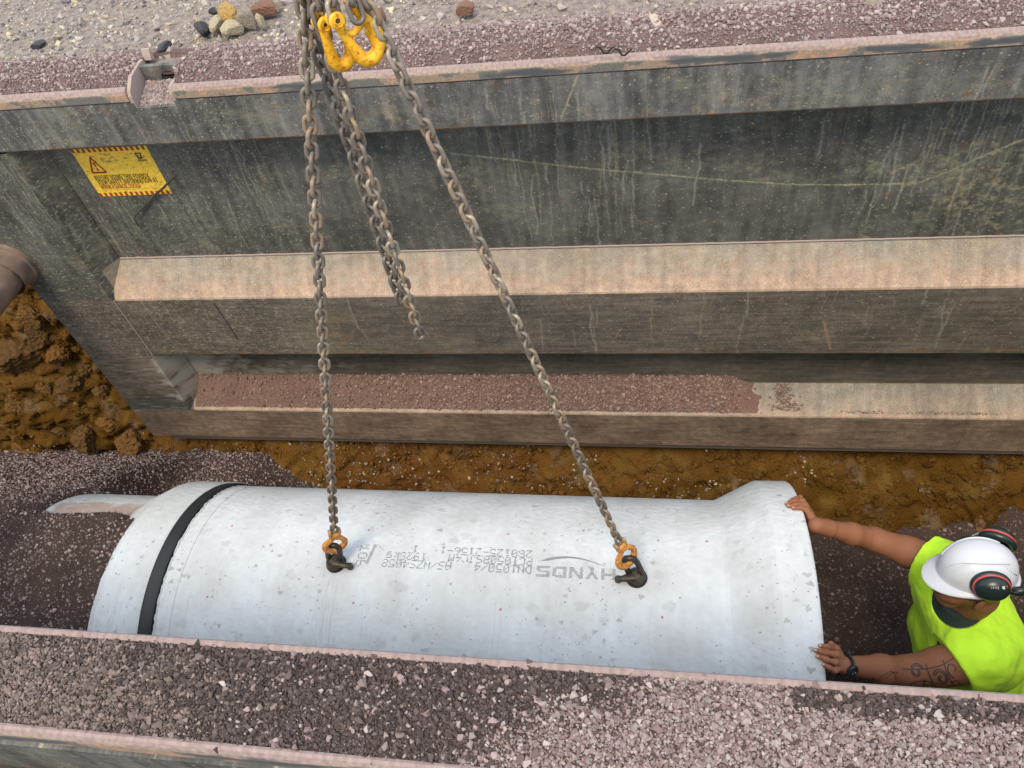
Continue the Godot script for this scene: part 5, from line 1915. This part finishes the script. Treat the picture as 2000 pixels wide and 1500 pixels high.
	for s in 2:
		var hb := []
		var wr := wr_l if s == 0 else wr_r
		var k := 0
		for q in (fl if s == 0 else fr):
			var r: float = [0.0086, 0.0090, 0.0086, 0.0076][k]
			var tip := at_pipe(q[0][0], q[0][1], 0.7072)
			var mid := at_pipe(q[1][0], q[1][1], 0.7115)
			var kn := at_pipe(q[2][0], q[2][1], 0.705)
			finger(hb, tip, mid, kn, wr, r)
			var an := atan2(tip.z - PA.z, tip.y - PA.y)
			tips.append([tip, mid, Vector3(0, cos(an), sin(an)), r])
			k += 1
		if s == 0:
			var th := at_x(1623, 1257, 0.602)
			hb.append([wr, at_x(1634, 1270, 0.624), 0.015, 0.013])
			hb.append([at_x(1634, 1270, 0.624), th, 0.013, 0.009])
		else:
			hb.append([wr, at_x(1582, 1019, 0.618), 0.015, 0.012])
			hb.append([at_x(1582, 1019, 0.618), at_x(1574, 1003, 0.602), 0.011, 0.0085])
			tips.append([at_x(1574, 1003, 0.602), at_x(1582, 1019, 0.618), Vector3(0.7, 0.5, 0.5), 0.0085])
		var el := el_l if s == 0 else el_r
		hb.append([wr, wr.lerp(el, 0.22), 0.0295, 0.034])
		o = obj("hand", nets(hb, 0.0030, 0.006), M.skin, t)
		o.position = -fx
	for q in tips: nail(t, q[0] - fx, q[1] - fx, q[2], q[3])
	# shirt: loose sleeveless, cut at the shoulders and scooped at the neck
	M.shirt = mat(0.60, 0.97, 0.03, 0.8)
	M.shirt.rim_enabled = true
	M.shirt.rim = 0.3
	bump(M.shirt, 93, 0.25, 1.5, 0.04, 256)
	var fold := noise(95, 6.5, 3)
	var ax_l := (el_l - sh_l).normalized()
	var ax_r := (el_r - sh_r).normalized()
	var sb := []
	for b in torso: sb.append([b[0], b[1], b[2] + 0.028, b[3] + 0.028])
	sb.append([sh_l + Vector3(0.02, 0, 0), sh_l + ax_l * 0.12, 0.086, 0.088])
	sb.append([sh_r + Vector3(0.02, 0, 0), sh_r + ax_r * 0.12, 0.084, 0.086])
	sb.append([Vector3(1.19, -1.82, -1.20), Vector3(1.18, -1.82, -1.36), 0.14, 0.14])
	sb.append([Vector3(1.30, -2.05, -1.26), Vector3(1.33, -2.16, -1.26), 0.15, 0.15])
	o = obj("shirt", nets(sb, 0.0080, 0.05, fold, 0.013, [[sh_l + ax_l * 0.050, ax_l.lerp(Vector3(0, 0, 1), 0.25).normalized(), sh_l + ax_l * 0.14 + Vector3(0, 0, 0.03), 0.155], [sh_r + ax_r * 0.050, ax_r.lerp(Vector3(0, 0, -1), 0.25).normalized(), sh_r + ax_r * 0.14, 0.15], [Vector3(1.33, -2.18, -1.26), Vector3(0.1, -1, 0).normalized(), Vector3(1.33, -2.3, -1.26), 0.5]], [[Vector3(1.04, -1.405, -1.265), 0.098]]), M.shirt, t)
	o.position = -fx
	# dark undershirt seen at the neck
	var ub := []
	for b in torso: ub.append([b[0], b[1], b[2] + 0.010, b[3] + 0.010])
	ub.append([Vector3(1.10, -1.52, -1.277), Vector3(1.075, -1.445, -1.274), 0.105, 0.074])
	o = obj("undershirt", nets(ub, 0.012, 0.04, null, 0.0, [], [[Vector3(1.035, -1.37, -1.272), 0.070]]), mat(0.018, 0.032, 0.026, 0.85), t)
	o.position = -fx
	# trousers and boots
	var tb := []
	for b in legs: tb.append([b[0], b[1], b[2] + 0.016, b[3] + 0.022])
	tb.append([Vector3(1.30, -2.06, -1.18), Vector3(1.30, -2.06, -1.34), 0.15, 0.15])
	o = obj("trousers", nets(tb, 0.016, 0.05), mat(0.016, 0.018, 0.026, 0.9), t)
	o.position = -fx
	for s in [-1.0, 1.0]:
		var ank := Vector3(1.22 if s > 0 else 1.62, -2.62, -1.26 + s * 0.12)
		o = obj("boot", nets([[ank, ank + Vector3(0.01, -0.035, 0), 0.058, 0.05], [ank + Vector3(0.02, -0.035, 0), ank + Vector3(-0.15, -0.04, 0), 0.048, 0.042]], 0.013, 0.03), mat(0.03, 0.02, 0.014, 0.7), t)
		o.position = -fx
	# ear and cheek-side sunglass arm
	var g := G.new()
	g.ellipsoid(hc + tilt * Vector3(0.012, -0.012, 0.080) - fx, Vector3(0.017, 0.030, 0.009), Basis(Vector3.UP, 0.3), 14, 8)
	obj("ear", g.mesh(), M.skin, t)
	g = G.new()
	g.ellipsoid(hc + tilt * Vector3(0.012, -0.012, -0.080) - fx, Vector3(0.017, 0.030, 0.009), Basis(Vector3.UP, -0.3), 14, 8)
	obj("ear", g.mesh(), M.skin, t)
	g = G.new()
	for s in [-1.0, 1.0]:
		g.ellipsoid(hc + tilt * Vector3(-0.082, 0.012, s * 0.032) - fx, Vector3(0.012, 0.017, 0.026), Basis(Vector3.UP, s * 0.35), 14, 8)
		g.tube(PackedVector3Array([hc + tilt * Vector3(-0.072, 0.016, s * 0.056) - fx, hc + tilt * Vector3(-0.02, 0.014, s * 0.080) - fx, hc + tilt * Vector3(0.02, 0.006, s * 0.084) - fx]), 0.003, 6)
	obj("safety_glasses", g.mesh(), mat(0.012, 0.012, 0.014, 0.2), t)
	helmet(t, hc - fx, tilt)
	# watch
	g = G.new()
	var wd := (el_l - wr_l).normalized()
	var wc := wr_l + wd * 0.004 - fx
	var wu := (Vector3(-0.1, 0.75, 0.65) - wd * wd.dot(Vector3(-0.1, 0.75, 0.65))).normalized()
	var ws := wd.cross(wu)
	var ring := PackedVector3Array()
	for k in 28:
		var a := TAU * k / 28.0
		ring.append(wc + (wu * cos(a) + ws * sin(a)) * 0.0335)
	g.tube(ring, 0.011, 8, true, 0.4, Vector3.ZERO)
	var strap := obj("wristwatch", g.mesh(), mat(0.012, 0.013, 0.016, 0.5), t)
	strap.set_meta("label", "black wristwatch on the tattooed arm")
	g = G.new()
	g.lathe(wc + wu * 0.031, wu, [Vector2(0, 0), Vector2(0, 0.021), Vector2(0.007, 0.021), Vector2(0.011, 0.017), Vector2(0.0105, 0.0155), Vector2(0.0105, 0.0)], 28)
	obj("watch_case", g.mesh(), mat(0.02, 0.022, 0.028, 0.25, 0.3), strap)
	g = G.new()
	for a in [0.4, 2.3]:
		g.box(wc + wu * 0.0420 + (wd * cos(a) + ws * sin(a)) * 0.005, Vector3(0.0015, 0.010, 0.0008), Basis(-wd * sin(a) + ws * cos(a), wd * cos(a) + ws * sin(a), wu), 0.0)
	obj("watch_hands", g.mesh(), mat(0.6, 0.6, 0.6, 0.4), strap)
	tattoo(t, fx, sh_l, el_l, wr_l, bones)
func tattoo(t: Node3D, fx: Vector3, sh: Vector3, el: Vector3, wr: Vector3, bones: Array):
	var g := G.new()
	var near := []
	for b in bones:
		if b[0].distance_to(sh) < 0.35 and b[0].z > -1.2: near.append(b)
	var draw := func(a: Vector3, b: Vector3, uv: Array, wid: float):
		var d := (b - a).normalized()
		var f := (-CF - d * (-CF).dot(d)).normalized()
		var s := d.cross(f)
		var pts := PackedVector3Array()
		var ns := PackedVector3Array()
		for q in uv:
			var an: float = q[1]
			var dir := f * cos(an) + s * sin(an)
			var p := a.lerp(b, q[0])
			pts.append(skin_of(p, dir, near, 0.022) + dir * 0.0012 - fx)
			ns.append(dir)
		ribbon(g, pts, ns, wid)
	var spiral := func(ct: float, ca: float, r0: float, turns: float, ph: float, sgn: float) -> Array:
		var o := []
		for i in 40:
			var f := i / 39.0
			var r := r0 * (1.0 - 0.82 * f)
			var a := ph + sgn * TAU * turns * f
			o.append([ct + cos(a) * r * 0.85, ca + sin(a) * r * 3.9])
		return o
	for s in [[0.50, -0.1, 0.13, 1.3, 0.4, 1.0], [0.50, -0.1, 0.10, 1.1, 0.4, 1.0], [0.82, 0.35, 0.13, 1.2, 2.8, -1.0], [0.82, 0.35, 0.10, 1.0, 2.8, -1.0], [0.70, -0.55, 0.10, 1.0, 1.2, -1.0], [0.92, -0.45, 0.08, 0.9, 4.0, 1.0], [0.30, 0.25, 0.11, 0.9, 5.0, 1.0], [0.34, -0.55, 0.09, 0.8, 3.6, -1.0]]:
		draw.call(sh, el, spiral.call(s[0], s[1], s[2], s[3], s[4], s[5]), 0.0036)
	for s in [[0.22, 0.98, -0.85, -0.30, 0.25], [0.25, 1.0, 0.75, 0.55, -0.2], [0.62, 0.66, -0.8, 0.7, 0.05], [0.40, 0.36, 0.75, -0.8, 0.06]]:
		var o := []
		for i in 24:
			var f := i / 23.0
			o.append([lerpf(s[0], s[1], f) + sin(f * PI) * s[4] * 0.3, lerpf(s[2], s[3], f) + sin(f * PI) * s[4]])
		draw.call(sh, el, o, 0.0036)
	for k in 2:
		var o := []
		for i in 20:
			var f := i / 19.0
			o.append([0.35 + 0.32 * f, -0.25 + 0.5 * sin(f * PI * 1.6 + k * 0.9)])
		draw.call(el, wr, o, 0.0026)
	obj("tattoo", g.mesh(), mat(0.05, 0.032, 0.026, 0.6), t)
func helmet(t: Node3D, hc: Vector3, lean: Basis):
	# shell, peak and rim in one skin; front is -x
	var g := G.new()
	var c := hc + lean * Vector3(0.012, 0.052, 0)
	var tilt := (lean * Basis(Vector3(0, 0, 1), 0.06)).scaled(Vector3.ONE * 0.88)
	var w := 64
	var rows := 26
	var start := 0
	for j in rows + 1:
		for i in w + 1:
			var an := TAU * i / w
			var ca := cos(an)
			var sa := sin(an)
			var fr := maxf(0.0, -ca)
			var p := Vector3.ZERO
			if j < 4:
				# brim, from its outer edge in to the shell
				var out := 0.010 + 0.036 * pow(fr, 2.4)
				var f: float = [1.0, 1.0, 0.55, 0.08][j]
				var r := Vector2(0.134, 0.108) + Vector2(out, out) * f
				p = Vector3(ca * r.x, [-0.0055, 0.0, 0.003, 0.006][j] - f * 0.020 * pow(fr, 2.0), sa * r.y)
			else:
				var la := (j - 4.0) / (rows - 4.0) * PI / 2
				p = Vector3(ca * 0.134 * pow(cos(la), 0.85), 0.008 + 0.128 * sin(la), sa * 0.108 * pow(cos(la), 0.85))
				# raised crown ridge, with a shoulder to either side
				var ridge := smoothstep(0.052, 0.044, absf(p.z) - 0.10 * clampf(-p.x, -0.1, 0.05)) * smoothstep(0.03, 0.07, p.y)
				p += Vector3(0, 0.006, 0) * ridge
				p *= 1.0 + 0.02 * smoothstep(0.02, 0.05, p.y) * smoothstep(0.02, 0.0, absf(absf(p.z) - 0.075))
			g.vert(c + tilt * p, Vector3.UP)
	g.grid(w, rows, 0, false)
	# smooth normals from the faces
	var acc := PackedVector3Array()
	acc.resize(g.v.size())
	for k in range(0, g.ix.size(), 3):
		var n := (g.v[g.ix[k + 2]] - g.v[g.ix[k]]).cross(g.v[g.ix[k + 1]] - g.v[g.ix[k]])
		for e in 3: acc[g.ix[k + e]] += n
	for j in rows + 1:
		var s := acc[j * (w + 1)] + acc[j * (w + 1) + w]
		acc[j * (w + 1)] = s
		acc[j * (w + 1) + w] = s
	for k in acc.size(): g.n[k] = acc[k].normalized()
	M.helmet = mat(0.60, 0.61, 0.64, 0.36)
	M.helmet.albedo_texture = ramp_tex(96, 0.04, [[0.0, Color8(206, 200, 190)], [0.35, Color8(250, 250, 250)], [1.0, Color8(255, 255, 255)]], 256)
	var hm := obj("hard_hat", g.mesh(), M.helmet, t)
	hm.set_meta("label", "white hard hat with dark earmuffs folded up against it")
	# raised lines moulded into the shell
	g = G.new()
	for s in [-1.0, 1.0]:
		var q := PackedVector3Array()
		for k in 22:
			var f := k / 21.0
			var x := lerpf(-0.118, 0.075, f)
			var z: float = s * (0.030 + 0.032 * sin(f * PI * 0.8))
			var e := 1.0 - pow(x / 0.136, 2) - pow(z / 0.110, 2)
			q.append(c + tilt * Vector3(x, 0.012 + 0.132 * sqrt(maxf(e, 0.02)), z))
		g.tube(q, 0.0034, 6)
	obj("moulded_ridge", g.mesh(), M.helmet, hm)
	g = G.new()
	for k in 7:
		var f := k / 6.0
		var x := lerpf(0.055, 0.10, f)
		var z := 0.060 + 0.006 * sin(f * 3.0)
		var e := 1.0 - pow(x / 0.136, 2) - pow(z / 0.110, 2)
		g.box(c + tilt * Vector3(x, 0.0085 + 0.1295 * sqrt(maxf(e, 0.02)), z), Vector3(0.0042, 0.003, 0.0028), Basis.IDENTITY, 0.0)
	obj("vent_slots", g.mesh(), mat(0.03, 0.03, 0.03, 0.8), hm)
	# earmuffs
	M.muff = mat(0.012, 0.022, 0.019, 0.32)
	M.red = mat(0.50, 0.07, 0.07, 0.5)
	var wire := mat(0.45, 0.45, 0.46, 0.3, 0.9)
	for s in [1.0, -1.0]:
		var n := tilt * (Vector3(-0.12, 0.30, 0.88) if s > 0 else Vector3(0.42, 0.30, -0.86))
		n = n.normalized()
		var p := c + tilt * (Vector3(0.004, 0.058, 0.114) if s > 0 else Vector3(0.098, 0.060, -0.112))
		var fwd := Vector3(-1, -0.2, 0) if s > 0 else Vector3(-0.8, 0.2, -0.4)
		fwd = (fwd - n * fwd.dot(n)).normalized()
		var bs := Basis(fwd, n, fwd.cross(n))
		g = G.new()
		g.ellipsoid(p + n * 0.010, Vector3(0.050, 0.028, 0.042), bs, 28, 14, -15.0, 90.0)
		var cup := obj("earmuff", g.mesh(), M.muff, hm)
		g = G.new()
		var q := PackedVector3Array()
		for k in 36:
			var a := TAU * k / 36.0
			q.append(p + bs * Vector3(cos(a) * 0.050, 0.004, sin(a) * 0.042))
		g.tube(q, 0.0038, 8, true)
		obj("cushion_rim", g.mesh(), M.red, cup)
		g = G.new()
		q = PackedVector3Array()
		for k in 36:
			var a := TAU * k / 36.0
			q.append(p + bs * Vector3(cos(a) * 0.046, -0.010, sin(a) * 0.038))
		g.tube(q, 0.012, 8, true)
		obj("ear_cushion", g.mesh(), M.muff, cup)
		var piv := c + tilt * (Vector3(0.100, 0.020, 0.100) if s > 0 else Vector3(0.000, 0.045, -0.122))
		g = G.new()
		g.ellipsoid(piv, Vector3(0.026, 0.016, 0.015), Basis(Vector3(0, 0, 1), 0.5), 16, 10)
		obj("pivot_arm", g.mesh(), M.muff, cup)
		g = G.new()
		var m := (p + piv) / 2 + n * 0.016 + Vector3(0, 0.016, 0)
		g.tube(PackedVector3Array([piv + n * 0.010, piv.lerp(m, 0.6) + n * 0.012, m, p - fwd * 0.045 + n * 0.012]), 0.0016, 6)
		obj("wire_arm", g.mesh(), wire, cup)
		if s > 0:
			g = G.new()
			var lab := p + n * 0.0375
			for k in 5:
				g.box(lab + bs * Vector3(-0.012 + k * 0.0045, -0.0022, 0.016), Vector3(0.0012, 0.001, 0.013 - 0.0016 * k), bs, 0.0)
			g.box(lab + bs * Vector3(-0.026, -0.005, 0.016), Vector3(0.007, 0.001, 0.010), bs, 0.0)
			obj("printed_label", g.mesh(), mat(0.7, 0.7, 0.68, 0.6), cup)
			g = G.new()
			g.box(lab + bs * Vector3(-0.036, -0.0115, 0.014), Vector3(0.006, 0.001, 0.010), bs, 0.0)
			obj("printed_label", g.mesh(), M.red, cup)
func _ready():
	rng.seed = 4711
	light_and_camera()
	setting()
	trench_shield()
	sticker(get_node("trench_shield/side_panel"))
	pipes()
	lifting_gear()
	rocks()
	gravel()
	wire()
	person()
